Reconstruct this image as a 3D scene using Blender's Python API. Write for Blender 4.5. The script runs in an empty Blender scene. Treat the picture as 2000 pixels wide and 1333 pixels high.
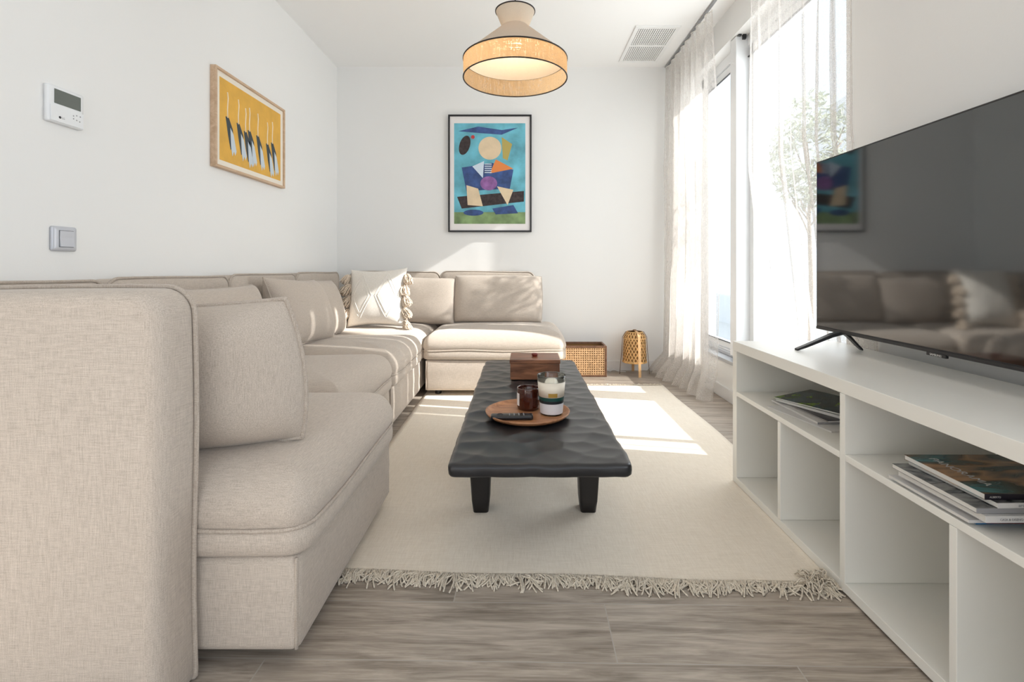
import bpy, bmesh, math, random
from math import pi, sin, cos, sqrt
from mathutils import Vector, Matrix, noise as mnoise

random.seed(7)
SC = bpy.context.scene
COL = SC.collection

# ------------------------------------------------------------------ camera
cam_d = bpy.data.cameras.new('camera')
cam = bpy.data.objects.new('camera', cam_d)
COL.objects.link(cam)
cam.location = (0, 0, 0.895)
cam.rotation_euler = (pi / 2, 0, 0)
cam_d.sensor_width = 36
cam_d.lens = 960 / 2000 * 36
cam_d.shift_x = -16 / 2000
cam_d.shift_y = -146.5 / 2000
cam_d.clip_start = 0.02
SC.camera = cam

# ------------------------------------------------------------------ colour management, world, sun, lights
SC.view_settings.view_transform = 'Standard'
SC.view_settings.look = 'None'
SC.view_settings.exposure = 0.0
SC.view_settings.gamma = 1.0
SC.view_settings.use_curve_mapping = False
SC.cycles.max_bounces = 10
SC.cycles.diffuse_bounces = 6
SC.cycles.transparent_max_bounces = 16
SC.cycles.sample_clamp_indirect = 8
SC.cycles.caustics_reflective = False
SC.cycles.caustics_refractive = False

world = bpy.data.worlds.new('sky')
SC.world = world
world.use_nodes = True
wb = world.node_tree.nodes['Background']
wb.inputs['Color'].default_value = (0.78, 0.89, 1.0, 1)
wb.inputs['Strength'].default_value = 1.7


def add_light(name, kind, loc, direction, energy, color, **kw):
    d = bpy.data.lights.new(name, kind)
    d.energy = energy
    d.color = color
    for k, v in kw.items():
        setattr(d, k, v)
    o = bpy.data.objects.new(name, d)
    COL.objects.link(o)
    o.location = loc
    o.rotation_euler = Vector(direction).to_track_quat('-Z', 'Y').to_euler()
    return o


SUN = Vector((-1, 0.20, -0.60))
add_light('sun', 'SUN', (6, 2, 5), SUN, 13.0, (1.0, 0.96, 0.91), angle=math.radians(0.6))
# added fill light in the unseen rear opening, behind the camera
add_light('rear_fill', 'AREA', (-0.1, -3.0, 1.35), (0, 1, 0.0), 8, (1.0, 0.955, 0.91),
          shape='RECTANGLE', size=2.8, size_y=2.2)
# added light from the right rear, in an unseen window behind the camera
add_light('side_fill', 'AREA', (1.50, -0.85, 1.35), (-1, 0.25, -0.05), 25, (0.87, 0.935, 1.0),
          shape='RECTANGLE', size=1.9, size_y=2.0)
# sky light through the side window, placed in the window reveal
add_light('window_daylight', 'AREA', (1.75, 3.0, 1.45), (-1, 0, -0.12), 46, (0.94, 0.97, 1.0),
          shape='RECTANGLE', size=1.7, size_y=2.0)

# ------------------------------------------------------------------ tagging helpers


def tag(o, label=None, cat=None, group=None, kind=None):
    if label: o['label'] = label
    if cat: o['category'] = cat
    if group: o['group'] = group
    if kind: o['kind'] = kind
    return o


def empty(name, loc=(0, 0, 0), rz=0.0, label=None, cat=None, group=None):
    o = bpy.data.objects.new(name, None)
    COL.objects.link(o)
    o.empty_display_size = 0.05
    o.location = loc
    o.rotation_euler = (0, 0, rz)
    return tag(o, label, cat, group)


def copy_tree(o, parent=None):
    c = o.copy()
    COL.objects.link(c)
    c.parent = parent
    for ch in [x for x in o.children]:
        copy_tree(ch, c)
    return c


# ------------------------------------------------------------------ mesh helpers
class MB:
    def __init__(self):
        self.v = []; self.f = []; self.s = []; self.m = []

    def add(self, verts, faces, smooth=False, mat=0, M=None):
        b = len(self.v)
        if M is not None:
            verts = [M @ Vector(p) for p in verts]
        self.v += [tuple(p) for p in verts]
        self.f += [tuple(i + b for i in f) for f in faces]
        self.s += [smooth] * len(faces)
        self.m += [mat] * len(faces)
        return self

    def box(self, x0, x1, y0, y1, z0, z1, M=None, mat=0):
        v = [(x0, y0, z0), (x1, y0, z0), (x1, y1, z0), (x0, y1, z0), (x0, y0, z1), (x1, y0, z1), (x1, y1, z1), (x0, y1, z1)]
        f = [(0, 3, 2, 1), (4, 5, 6, 7), (0, 1, 5, 4), (1, 2, 6, 5), (2, 3, 7, 6), (3, 0, 4, 7)]
        return self.add(v, f, False, mat, M)

    def rings(self, rings, closed_u=True, cap0=True, cap1=True, smooth=True, mat=0, M=None):
        n = len(rings[0]); vs = [p for r in rings for p in r]; fs = []
        for k in range(len(rings) - 1):
            for i in range(n if closed_u else n - 1):
                j = (i + 1) % n
                fs.append((k * n + i, k * n + j, (k + 1) * n + j, (k + 1) * n + i))
        if cap0: fs.append(tuple(range(n - 1, -1, -1)))
        if cap1: fs.append(tuple((len(rings) - 1) * n + i for i in range(n)))
        return self.add(vs, fs, smooth, mat, M)

    def tube(self, pts, r, sides=8, closed=False, cap=True, mat=0, M=None, taper=None):
        pts = [Vector(p) for p in pts]
        n = len(pts)
        rings = []
        up = None
        for i, p in enumerate(pts):
            if closed:
                t = (pts[(i + 1) % n] - pts[i - 1])
            else:
                t = pts[min(i + 1, n - 1)] - pts[max(i - 1, 0)]
            if t.length < 1e-9: t = Vector((0, 0, 1))
            t.normalize()
            if up is None:
                up = Vector((0, 0, 1)) if abs(t.z) < 0.9 else Vector((1, 0, 0))
            a = (up - t * up.dot(t))
            if a.length < 1e-6:
                a = t.orthogonal()
            a.normalize(); up = a
            b = t.cross(a)
            rr = r if taper is None else r * taper(i / (n - 1))
            rings.append([tuple(p + (a * cos(2 * pi * k / sides) + b * sin(2 * pi * k / sides)) * rr) for k in range(sides)])
        if closed: rings.append(rings[0])
        return self.rings(rings, True, cap and not closed, cap and not closed, True, mat, M)

    def lathe(self, prof, seg=48, cx=0, cy=0, mat=0, smooth=True, cap0=False, cap1=False, M=None):
        rings = [[(cx + r * cos(2 * pi * k / seg), cy + r * sin(2 * pi * k / seg), z) for k in range(seg)] for r, z in prof]
        return self.rings(rings, True, cap0, cap1, smooth, mat, M)

    def build(self, name, mats, parent=None, bevel=0, loc=None, kind=None, seg=2, autosmooth=None):
        me = bpy.data.meshes.new(name)
        me.from_pydata(self.v, [], self.f)
        if not isinstance(mats, (list, tuple)): mats = [mats]
        for m in mats: me.materials.append(m)
        me.polygons.foreach_set('use_smooth', self.s)
        me.polygons.foreach_set('material_index', self.m)
        me.update()
        bm = bmesh.new(); bm.from_mesh(me)
        bmesh.ops.recalc_face_normals(bm, faces=bm.faces)
        bm.to_mesh(me); bm.free()
        o = bpy.data.objects.new(name, me)
        COL.objects.link(o)
        if parent: o.parent = parent
        if loc: o.location = loc
        if kind: o['kind'] = kind
        if bevel:
            b = o.modifiers.new('bevel', 'BEVEL'); b.width = bevel; b.segments = seg; b.limit_method = 'ANGLE'
            b.harden_normals = False
        return o


def rrect(hw, hh, r, n=6, per=0):
    """rounded rectangle outline, counter clockwise; per adds points along straight sides"""
    r = max(min(r, hw - 1e-4, hh - 1e-4), 1e-4)
    out = []
    cs = [(hw - r, hh - r, 0), (-hw + r, hh - r, pi / 2), (-hw + r, -hh + r, pi), (hw - r, -hh + r, 3 * pi / 2)]
    for q in range(4):
        cx, cy, a0 = cs[q]
        for k in range(n + 1):
            a = a0 + pi / 2 * k / n
            out.append((cx + r * cos(a), cy + r * sin(a)))
        if per:
            nx, ny, na = cs[(q + 1) % 4]
            s = out[-1]; e = (nx + r * cos(na), ny + r * sin(na))
            for k in range(1, per):
                t = k / per
                out.append((s[0] + (e[0] - s[0]) * t, s[1] + (e[1] - s[1]) * t))
    return out


def stack(mb, hw, hd, rc, prof, per=6, n=6, M=None, wob=None, mat=0):
    """prof: list of (inset, z) from bottom to top; closes both ends"""
    rings = []
    for ins, z in prof:
        o = rrect(hw - ins, hd - ins, max(rc - ins, 0.004), n, per)
        if wob:
            rings.append([wob(x, y, z) for x, y in o])
        else:
            rings.append([(x, y, z) for x, y in o])
    mb.rings(rings, M=M, mat=mat)
    return mb


def text_obj(name, s, size, mat, parent, M, extrude=0.0003, align='LEFT'):
    cu = bpy.data.curves.new(name + '_curve', 'FONT')
    cu.body = s; cu.size = size; cu.extrude = extrude; cu.align_x = align
    tmp = bpy.data.objects.new('tmp', cu)
    COL.objects.link(tmp)
    bpy.context.view_layer.update()
    me = bpy.data.meshes.new_from_object(tmp.evaluated_get(bpy.context.evaluated_depsgraph_get()))
    bpy.data.objects.remove(tmp)
    me.transform(M)
    me.materials.clear(); me.materials.append(mat)
    o = bpy.data.objects.new(name, me)
    COL.objects.link(o); o.parent = parent
    return o


# ------------------------------------------------------------------ materials
MATS = {}


def nt_new(name):
    m = bpy.data.materials.new(name)
    m.use_nodes = True
    nt = m.node_tree
    return m, nt, nt.nodes['Principled BSDF'], nt.nodes['Material Output']


def mat(name, col, rough=0.5, metal=0.0, spec=0.5, bump=None, emit=None, ior=None, var=0.0, varscale=8, sheen=0, coat=0, trans=0, alpha=None):
    m, nt, P, out = nt_new(name)
    P.inputs['Base Color'].default_value = (*col, 1)
    P.inputs['Roughness'].default_value = rough
    P.inputs['Metallic'].default_value = metal
    P.inputs['Specular IOR Level'].default_value = spec
    if ior: P.inputs['IOR'].default_value = ior
    if trans: P.inputs['Transmission Weight'].default_value = trans
    if sheen: P.inputs['Sheen Weight'].default_value = sheen
    if coat: P.inputs['Coat Weight'].default_value = coat
    tc = nt.nodes.new('ShaderNodeTexCoord')
    if var:
        n = nt.nodes.new('ShaderNodeTexNoise'); n.inputs['Scale'].default_value = varscale; n.inputs['Detail'].default_value = 4
        nt.links.new(tc.outputs['Object'], n.inputs['Vector'])
        r = nt.nodes.new('ShaderNodeValToRGB')
        r.color_ramp.elements[0].position = 0.3; r.color_ramp.elements[1].position = 0.7
        r.color_ramp.elements[0].color = tuple(c * (1 - var) for c in col) + (1,)
        r.color_ramp.elements[1].color = tuple(min(1, c * (1 + var)) for c in col) + (1,)
        nt.links.new(n.outputs['Fac'], r.inputs['Fac'])
        nt.links.new(r.outputs['Color'], P.inputs['Base Color'])
    if bump:
        sc, st, dist = bump
        n = nt.nodes.new('ShaderNodeTexNoise'); n.inputs['Scale'].default_value = sc; n.inputs['Detail'].default_value = 3
        nt.links.new(tc.outputs['Object'], n.inputs['Vector'])
        b = nt.nodes.new('ShaderNodeBump'); b.inputs['Strength'].default_value = st; b.inputs['Distance'].default_value = dist
        nt.links.new(n.outputs['Fac'], b.inputs['Height'])
        nt.links.new(b.outputs['Normal'], P.inputs['Normal'])
    if emit:
        P.inputs['Emission Color'].default_value = (*emit[0], 1)
        P.inputs['Emission Strength'].default_value = emit[1]
    MATS[name] = m
    return m


def weave_nodes(nt, tc_out, fine=700, coarse=35):
    """sum of stretched noises: threads running along each axis"""
    L = nt.links
    outs = []
    for k, s in enumerate([(coarse, fine, fine), (fine, fine, coarse), (fine, coarse, fine)]):
        mp = nt.nodes.new('ShaderNodeMapping'); mp.inputs['Scale'].default_value = s
        mp.inputs['Location'].default_value = (k * 3.1, k * 1.7, 0)
        L.new(tc_out, mp.inputs['Vector'])
        n = nt.nodes.new('ShaderNodeTexNoise'); n.inputs['Scale'].default_value = 1.0; n.inputs['Detail'].default_value = 2
        L.new(mp.outputs['Vector'], n.inputs['Vector'])
        outs.append(n.outputs['Fac'])
    a = nt.nodes.new('ShaderNodeMath'); a.operation = 'ADD'; L.new(outs[0], a.inputs[0]); L.new(outs[1], a.inputs[1])
    b = nt.nodes.new('ShaderNodeMath'); b.operation = 'ADD'; L.new(a.outputs[0], b.inputs[0]); L.new(outs[2], b.inputs[1])
    c = nt.nodes.new('ShaderNodeMath'); c.operation = 'DIVIDE'; L.new(b.outputs[0], c.inputs[0]); c.inputs[1].default_value = 3
    return c.outputs[0]


def fabric(name, dark, light, fine=600, coarse=30, bump=0.25, rough=0.95, lo=0.40, hi=0.60, sheen=0.2):
    m, nt, P, out = nt_new(name)
    tc = nt.nodes.new('ShaderNodeTexCoord')
    w = weave_nodes(nt, tc.outputs['Object'], fine, coarse)
    r = nt.nodes.new('ShaderNodeValToRGB')
    r.color_ramp.elements[0].position = lo; r.color_ramp.elements[1].position = hi
    r.color_ramp.elements[0].color = (*dark, 1); r.color_ramp.elements[1].color = (*light, 1)
    nt.links.new(w, r.inputs['Fac'])
    nt.links.new(r.outputs['Color'], P.inputs['Base Color'])
    b = nt.nodes.new('ShaderNodeBump'); b.inputs['Strength'].default_value = bump; b.inputs['Distance'].default_value = 0.002
    nt.links.new(w, b.inputs['Height']); nt.links.new(b.outputs['Normal'], P.inputs['Normal'])
    P.inputs['Roughness'].default_value = rough
    P.inputs['Specular IOR Level'].default_value = 0.15
    P.inputs['Sheen Weight'].default_value = sheen
    MATS[name] = m
    return m


def wood(name, dark, light, scale=(1, 14, 14), rough=0.5, lo=0.3, hi=0.7, spec=0.4, coat=0):
    m, nt, P, out = nt_new(name)
    tc = nt.nodes.new('ShaderNodeTexCoord')
    mp = nt.nodes.new('ShaderNodeMapping'); mp.inputs['Scale'].default_value = scale
    nt.links.new(tc.outputs['Object'], mp.inputs['Vector'])
    n = nt.nodes.new('ShaderNodeTexNoise'); n.inputs['Scale'].default_value = 3; n.inputs['Detail'].default_value = 6
    n.inputs['Distortion'].default_value = 1.2
    nt.links.new(mp.outputs['Vector'], n.inputs['Vector'])
    r = nt.nodes.new('ShaderNodeValToRGB')
    r.color_ramp.elements[0].position = lo; r.color_ramp.elements[1].position = hi
    r.color_ramp.elements[0].color = (*dark, 1); r.color_ramp.elements[1].color = (*light, 1)
    nt.links.new(n.outputs['Fac'], r.inputs['Fac']); nt.links.new(r.outputs['Color'], P.inputs['Base Color'])
    P.inputs['Roughness'].default_value = rough
    P.inputs['Specular IOR Level'].default_value = spec
    P.inputs['Coat Weight'].default_value = coat
    MATS[name] = m
    return m


M_wall = mat('wall_paint', (0.82, 0.815, 0.80), 0.9, spec=0.2, bump=(160, 0.08, 0.002))
M_ceil = mat('ceiling_paint', (0.90, 0.895, 0.885), 0.9, spec=0.2)
M_base = mat('baseboard_white', (0.80, 0.80, 0.80), 0.35)
M_lac = mat('white_laminate', (0.80, 0.785, 0.735), 0.38, spec=0.4)
M_frame_w = mat('window_white_paint', (0.78, 0.79, 0.80), 0.4)
M_alu = mat('aluminium_grey', (0.45, 0.46, 0.48), 0.4, metal=0.3)
M_plastic = mat('white_plastic', (0.80, 0.81, 0.82), 0.35)
M_switch = mat('silver_plastic', (0.55, 0.56, 0.60), 0.35, metal=0.2)
M_black = mat('black_plastic', (0.012, 0.012, 0.014), 0.35)
M_screen = mat('tv_glass', (0.006, 0.007, 0.008), 0.06, ior=2.15)
M_lcd = mat('lcd_grey', (0.12, 0.135, 0.12), 0.25)
M_dark = mat('dark_print', (0.03, 0.03, 0.035), 0.5)
M_grey = mat('grey_print', (0.30, 0.30, 0.31), 0.5)
M_silver = mat('silver_letters', (0.7, 0.7, 0.7), 0.3, metal=0.5)
M_sofa = fabric('beige_linen', (0.385, 0.33, 0.28), (0.59, 0.515, 0.445), fine=820, coarse=38, bump=0.2, lo=0.38, hi=0.62)
M_pipe = fabric('beige_piping', (0.36, 0.30, 0.25), (0.52, 0.455, 0.39), bump=0.1)
M_cream = fabric('cream_cotton', (0.72, 0.68, 0.62), (0.86, 0.82, 0.76), fine=400, coarse=80)
M_tassel = fabric('tassel_yarn', (0.55, 0.42, 0.31), (0.84, 0.74, 0.62), fine=500, coarse=60)
M_rug = fabric('rug_wool', (0.74, 0.655, 0.54), (0.88, 0.80, 0.69), fine=420, coarse=22, bump=0.45, lo=0.36, hi=0.62)
M_fringe = fabric('rug_fringe_yarn', (0.52, 0.45, 0.36), (0.80, 0.72, 0.60), fine=400, coarse=60)
M_table = mat('black_stained_wood', (0.018, 0.018, 0.020), 0.30, spec=0.42, bump=(40, 0.12, 0.002), var=0.25, varscale=6)
M_leg = mat('black_stained_leg', (0.014, 0.012, 0.012), 0.42, spec=0.4, bump=(30, 0.15, 0.002))
M_walnut = wood('walnut_box', (0.085, 0.030, 0.014), (0.34, 0.145, 0.072), (2, 12, 12), 0.35)
M_tray = wood('acacia_tray', (0.25, 0.10, 0.045), (0.50, 0.24, 0.11), (3, 22, 22), 0.4)
M_oak = wood('oak_frame', (0.48, 0.32, 0.20), (0.66, 0.48, 0.33), (10, 1.5, 10), 0.5)
M_bframe = mat('black_frame', (0.012, 0.011, 0.012), 0.4)
M_paper = mat('white_paper', (0.80, 0.77, 0.76), 0.7)
M_bwood = wood('brown_wood_edge', (0.10, 0.045, 0.022), (0.22, 0.11, 0.06), (8, 8, 8), 0.5)
M_cane = mat('cane', (0.70, 0.44, 0.23), 0.6, var=0.25, varscale=60)
M_bamboo = mat('bamboo', (0.74, 0.45, 0.18), 0.55, var=0.3, varscale=50)
M_bamboo_l = mat('bamboo_leg', (0.66, 0.40, 0.19), 0.5, var=0.12, varscale=30)
M_bamboo_in = mat('lantern_inner_shade', (0.24, 0.12, 0.04), 0.8)
M_wire = mat('dark_wire', (0.20, 0.11, 0.06), 0.5)
M_trim = mat('black_trim', (0.02, 0.015, 0.014), 0.7)
M_steel = mat('rail_steel', (0.35, 0.35, 0.36), 0.35, metal=0.8)
M_vent = mat('vent_white', (0.84, 0.84, 0.83), 0.5)
M_ventd = mat('vent_gap', (0.25, 0.25, 0.25), 0.8)
M_amber = mat('amber_glass', (0.05, 0.010, 0.005), 0.08, coat=0.5)
M_wax = mat('cream_wax', (0.80, 0.72, 0.60), 0.5)
M_green = mat('dark_green_band', (0.008, 0.055, 0.048), 0.4)
M_bblack = mat('black_band', (0.010, 0.012, 0.016), 0.4)
M_gold = mat('gold_label', (0.42, 0.25, 0.05), 0.45, metal=0.3)
M_lilac = mat('pale_band', (0.66, 0.64, 0.66), 0.5)
M_glassy = None
M_out = mat('outside_render', (0.82, 0.82, 0.82), 0.9)
M_floor_out = mat('terrace_tiles', (0.70, 0.69, 0.67), 0.8)
M_board = mat('white_board', (0.75, 0.75, 0.74), 0.6)
M_red = mat('red_knob', (0.16, 0.018, 0.010), 0.35)

# thin window glass
m, nt, P, out = nt_new('window_glass')
tr = nt.nodes.new('ShaderNodeBsdfTransparent'); tr.inputs['Color'].default_value = (0.97, 0.98, 0.98, 1)
gl = nt.nodes.new('ShaderNodeBsdfGlossy'); gl.inputs['Roughness'].default_value = 0.0
mx = nt.nodes.new('ShaderNodeMixShader'); mx.inputs[0].default_value = 0.06
nt.links.new(tr.outputs[0], mx.inputs[1]); nt.links.new(gl.outputs[0], mx.inputs[2]); nt.links.new(mx.outputs[0], out.inputs['Surface'])
M_glass = m
m, nt, P, out = nt_new('clear_glass')
tr = nt.nodes.new('ShaderNodeBsdfTransparent'); tr.inputs['Color'].default_value = (0.95, 0.97, 0.96, 1)
gl = nt.nodes.new('ShaderNodeBsdfGlossy'); gl.inputs['Roughness'].default_value = 0.03
fz = nt.nodes.new('ShaderNodeFresnel'); fz.inputs['IOR'].default_value = 1.6
mx = nt.nodes.new('ShaderNodeMixShader'); nt.links.new(fz.outputs[0], mx.inputs[0])
nt.links.new(tr.outputs[0], mx.inputs[1]); nt.links.new(gl.outputs[0], mx.inputs[2]); nt.links.new(mx.outputs[0], out.inputs['Surface'])
M_glassy = m

# sheer linen curtain
m, nt, P, out = nt_new('sheer_linen')
tc = nt.nodes.new('ShaderNodeTexCoord')
w = weave_nodes(nt, tc.outputs['Object'], 420, 25)
mr = nt.nodes.new('ShaderNodeMapRange')
mr.inputs['From Min'].default_value = 0.36; mr.inputs['From Max'].default_value = 0.62
mr.inputs['To Min'].default_value = 0.20; mr.inputs['To Max'].default_value = 0.54
nt.links.new(w, mr.inputs['Value'])
lw = nt.nodes.new('ShaderNodeLayerWeight'); lw.inputs['Blend'].default_value = 0.35
ad = nt.nodes.new('ShaderNodeMath'); ad.operation = 'MULTIPLY_ADD'; ad.use_clamp = True
nt.links.new(lw.outputs['Facing'], ad.inputs[0]); ad.inputs[1].default_value = 0.30; nt.links.new(mr.outputs[0], ad.inputs[2])
df = nt.nodes.new('ShaderNodeBsdfDiffuse'); df.inputs['Color'].default_value = (0.86, 0.81, 0.76, 1)
tl = nt.nodes.new('ShaderNodeBsdfTranslucent'); tl.inputs['Color'].default_value = (0.60, 0.57, 0.54, 1)
m1 = nt.nodes.new('ShaderNodeMixShader'); m1.inputs[0].default_value = 0.5
nt.links.new(df.outputs[0], m1.inputs[1]); nt.links.new(tl.outputs[0], m1.inputs[2])
tp = nt.nodes.new('ShaderNodeBsdfTransparent')
m2 = nt.nodes.new('ShaderNodeMixShader')
nt.links.new(ad.outputs[0], m2.inputs[0]); nt.links.new(tp.outputs[0], m2.inputs[1]); nt.links.new(m1.outputs[0], m2.inputs[2])
nt.links.new(m2.outputs[0], out.inputs['Surface'])
M_sheer = m


def shade_mat(name, dcol, tcol, transl=0.5, holes=0.0, fine=300, coarse=14, bands=False):
    m, nt, P, out = nt_new(name)
    tc = nt.nodes.new('ShaderNodeTexCoord')
    w = weave_nodes(nt, tc.outputs['Object'], fine, coarse)
    r = nt.nodes.new('ShaderNodeValToRGB')
    r.color_ramp.elements[0].position = 0.36; r.color_ramp.elements[1].position = 0.64
    r.color_ramp.elements[0].color = tuple(c * (0.55 if bands else 0.93) for c in dcol) + (1,)
    r.color_ramp.elements[1].color = (*dcol, 1)
    nt.links.new(w, r.inputs['Fac'])
    df = nt.nodes.new('ShaderNodeBsdfDiffuse'); nt.links.new(r.outputs[0], df.inputs['Color'])
    tl = nt.nodes.new('ShaderNodeBsdfTranslucent'); tl.inputs['Color'].default_value = (*tcol, 1)
    m1 = nt.nodes.new('ShaderNodeMixShader'); m1.inputs[0].default_value = transl
    nt.links.new(df.outputs[0], m1.inputs[1]); nt.links.new(tl.outputs[0], m1.inputs[2])
    if holes:
        tp = nt.nodes.new('ShaderNodeBsdfTransparent')
        mr = nt.nodes.new('ShaderNodeMapRange'); mr.inputs['From Min'].default_value = 0.52; mr.inputs['From Max'].default_value = 0.66
        mr.inputs['To Min'].default_value = 0; mr.inputs['To Max'].default_value = holes
        nt.links.new(w, mr.inputs['Value'])
        m2 = nt.nodes.new('ShaderNodeMixShader'); nt.links.new(mr.outputs[0], m2.inputs[0])
        nt.links.new(m1.outputs[0], m2.inputs[1]); nt.links.new(tp.outputs[0], m2.inputs[2])
        nt.links.new(m2.outputs[0], out.inputs['Surface'])
    else:
        nt.links.new(m1.outputs[0], out.inputs['Surface'])
    MATS[name] = m
    return m


M_shade = shade_mat('cotton_shade', (0.72, 0.64, 0.54), (0.8, 0.62, 0.42), 0.25)
M_lining = shade_mat('shade_lining', (0.86, 0.80, 0.72), (0.8, 0.6, 0.4), 0.1)
M_drum = shade_mat('burlap_drum', (0.62, 0.45, 0.27), (0.80, 0.56, 0.32), 0.5, holes=0.6, fine=240, coarse=10, bands=True)
M_bulb = mat('bulb_glow', (1, 0.9, 0.7), 0.4, emit=((1.0, 0.78, 0.48), 8))

# wood-look floor tiles: rows along x, 1.2 m planks, each row stepped by a third
m, nt, P, out = nt_new('floor_tiles')
N = nt.nodes; L = nt.links


def mth(op, a, b=None, c=None):
    n = N.new('ShaderNodeMath'); n.operation = op
    for i, v in enumerate((a, b, c)):
        if v is None: continue
        if isinstance(v, (int, float)): n.inputs[i].default_value = v
        else: L.new(v, n.inputs[i])
    return n.outputs[0]


tc = N.new('ShaderNodeTexCoord')
rot = N.new('ShaderNodeMapping'); rot.inputs['Rotation'].default_value = (0, 0, math.radians(1.0))
L.new(tc.outputs['Object'], rot.inputs['Vector'])
sx = N.new('ShaderNodeSeparateXYZ'); L.new(rot.outputs[0], sx.inputs[0])
ry = mth('DIVIDE', mth('SUBTRACT', sx.outputs[1], 0.915), 0.195)
row = mth('FLOOR', ry)
fy = mth('SUBTRACT', ry, row)
ux = mth('DIVIDE', mth('SUBTRACT', sx.outputs[0], mth('SUBTRACT', -0.60, mth('MULTIPLY', row, 0.4))), 1.2)
colx = mth('FLOOR', ux)
fx = mth('SUBTRACT', ux, colx)
# grout mask
gw = 0.0016
gy = mth('MINIMUM', fy, mth('SUBTRACT', 1, fy)); gy = mth('MULTIPLY', gy, 0.195)
gx = mth('MINIMUM', fx, mth('SUBTRACT', 1, fx)); gx = mth('MULTIPLY', gx, 1.2)
g = mth('LESS_THAN', mth('MINIMUM', gx, gy), gw)
cell = N.new('ShaderNodeCombineXYZ'); L.new(row, cell.inputs[0]); L.new(colx, cell.inputs[1])
wn = N.new('ShaderNodeTexWhiteNoise'); wn.noise_dimensions = '3D'; L.new(cell.outputs[0], wn.inputs['Vector'])
off = N.new('ShaderNodeVectorMath'); off.operation = 'MULTIPLY_ADD'
L.new(wn.outputs['Color'], off.inputs[0]); off.inputs[1].default_value = (7, 7, 7); L.new(rot.outputs[0], off.inputs[2])
mp = N.new('ShaderNodeMapping'); mp.inputs['Scale'].default_value = (1.5, 16.0, 1); L.new(off.outputs[0], mp.inputs['Vector'])
n1 = N.new('ShaderNodeTexNoise'); n1.inputs['Scale'].default_value = 2.2; n1.inputs['Detail'].default_value = 8; n1.inputs['Distortion'].default_value = 0.6
n1.inputs['Roughness'].default_value = 0.65
L.new(mp.outputs[0], n1.inputs['Vector'])
mp2 = N.new('ShaderNodeMapping'); mp2.inputs['Scale'].default_value = (9, 150, 1); L.new(off.outputs[0], mp2.inputs['Vector'])
n2 = N.new('ShaderNodeTexNoise'); n2.inputs['Scale'].default_value = 1.5; n2.inputs['Detail'].default_value = 5
L.new(mp2.outputs[0], n2.inputs['Vector'])
fac = mth('ADD', mth('MULTIPLY', n1.outputs['Fac'], 0.75), mth('MULTIPLY', n2.outputs['Fac'], 0.25))
fac = mth('ADD', fac, mth('MULTIPLY', mth('SUBTRACT', wn.outputs['Value'], 0.5), 0.07))
cr = N.new('ShaderNodeValToRGB')
e = cr.color_ramp.elements
e[0].position = 0.33; e[0].color = (0.17, 0.14, 0.112, 1)
e[1].position = 0.66; e[1].color = (0.53, 0.46, 0.39, 1)
e.new(0.48).color = (0.33, 0.28, 0.232, 1)
L.new(fac, cr.inputs['Fac'])
mxc = N.new('ShaderNodeMix'); mxc.data_type = 'RGBA'
L.new(g, mxc.inputs['Factor']); L.new(cr.outputs['Color'], mxc.inputs[6]); mxc.inputs[7].default_value = (0.42, 0.38, 0.34, 1)
L.new(mxc.outputs[2], P.inputs['Base Color'])
P.inputs['Roughness'].default_value = 0.42
P.inputs['Specular IOR Level'].default_value = 0.35
bp = N.new('ShaderNodeBump'); bp.inputs['Strength'].default_value = 0.15; bp.inputs['Distance'].default_value = 0.002
L.new(mth('SUBTRACT', n2.outputs['Fac'], g), bp.inputs['Height']); L.new(bp.outputs['Normal'], P.inputs['Normal'])
M_floor = m

# ------------------------------------------------------------------ room shell
XL, XR, YB, YR, H = -1.57, 1.38, 4.21, -3.2, 2.6
W0, W1, WZ0, WZ1 = 2.08, 3.97, 0.27, 2.385     # window opening in the right wall


def struct(name, mb, m, bevel=0, parent=None):
    return tag(mb.build(name, m, parent, bevel), kind='structure')


struct('floor', MB().box(XL - 0.2, XR + 0.2, YR, YB + 0.2, -0.1, 0), M_floor)
struct('ceiling', MB().box(XL - 0.2, XR + 0.2, YR, YB + 0.2, H, H + 0.15), M_ceil)
struct('wall_left', MB().box(XL - 0.2, XL, YR, YB + 0.2, 0, H), M_wall)
struct('wall_back', MB().box(XL, XR + 0.2, YB, YB + 0.2, 0, H), M_wall)
wr = MB()
wr.box(XR, XR + 0.2, 0.15, W0, 0, H)
wr.box(XR, XR + 0.2, YR, -1.95, 0, H)
wr.box(XR, XR + 0.2, -1.95, 0.15, 0, WZ0)
wr.box(XR, XR + 0.2, -1.95, 0.15, WZ1, H)
wr.box(XR, XR + 0.2, W1, YB, 0, H)
wr.box(XR, XR + 0.2, W0, W1, 0, WZ0)
wr.box(XR, XR + 0.2, W0, W1, WZ1, H)
struct('wall_right', wr, M_wall)
struct('baseboard_back', MB().box(XL, XR, YB - 0.012, YB, 0, 0.085), M_base, 0.003)
struct('baseboard_right', MB().box(XR - 0.012, XR, YR, YB - 0.013, 0, 0.085), M_base, 0.003)
struct('baseboard_left', MB().box(XL, XL + 0.012, YR, YB - 0.013, 0, 0.085), M_base, 0.003)
# rear wall behind the camera, its unseen opening added for the fill light
rw = MB().box(XL, -1.45, YR, YR + 0.1, 0, H).box(1.28, XR, YR, YR + 0.1, 0, H).box(-1.45, 1.28, YR, YR + 0.1, 2.4, H)
struct('wall_rear', rw, M_wall)

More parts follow.
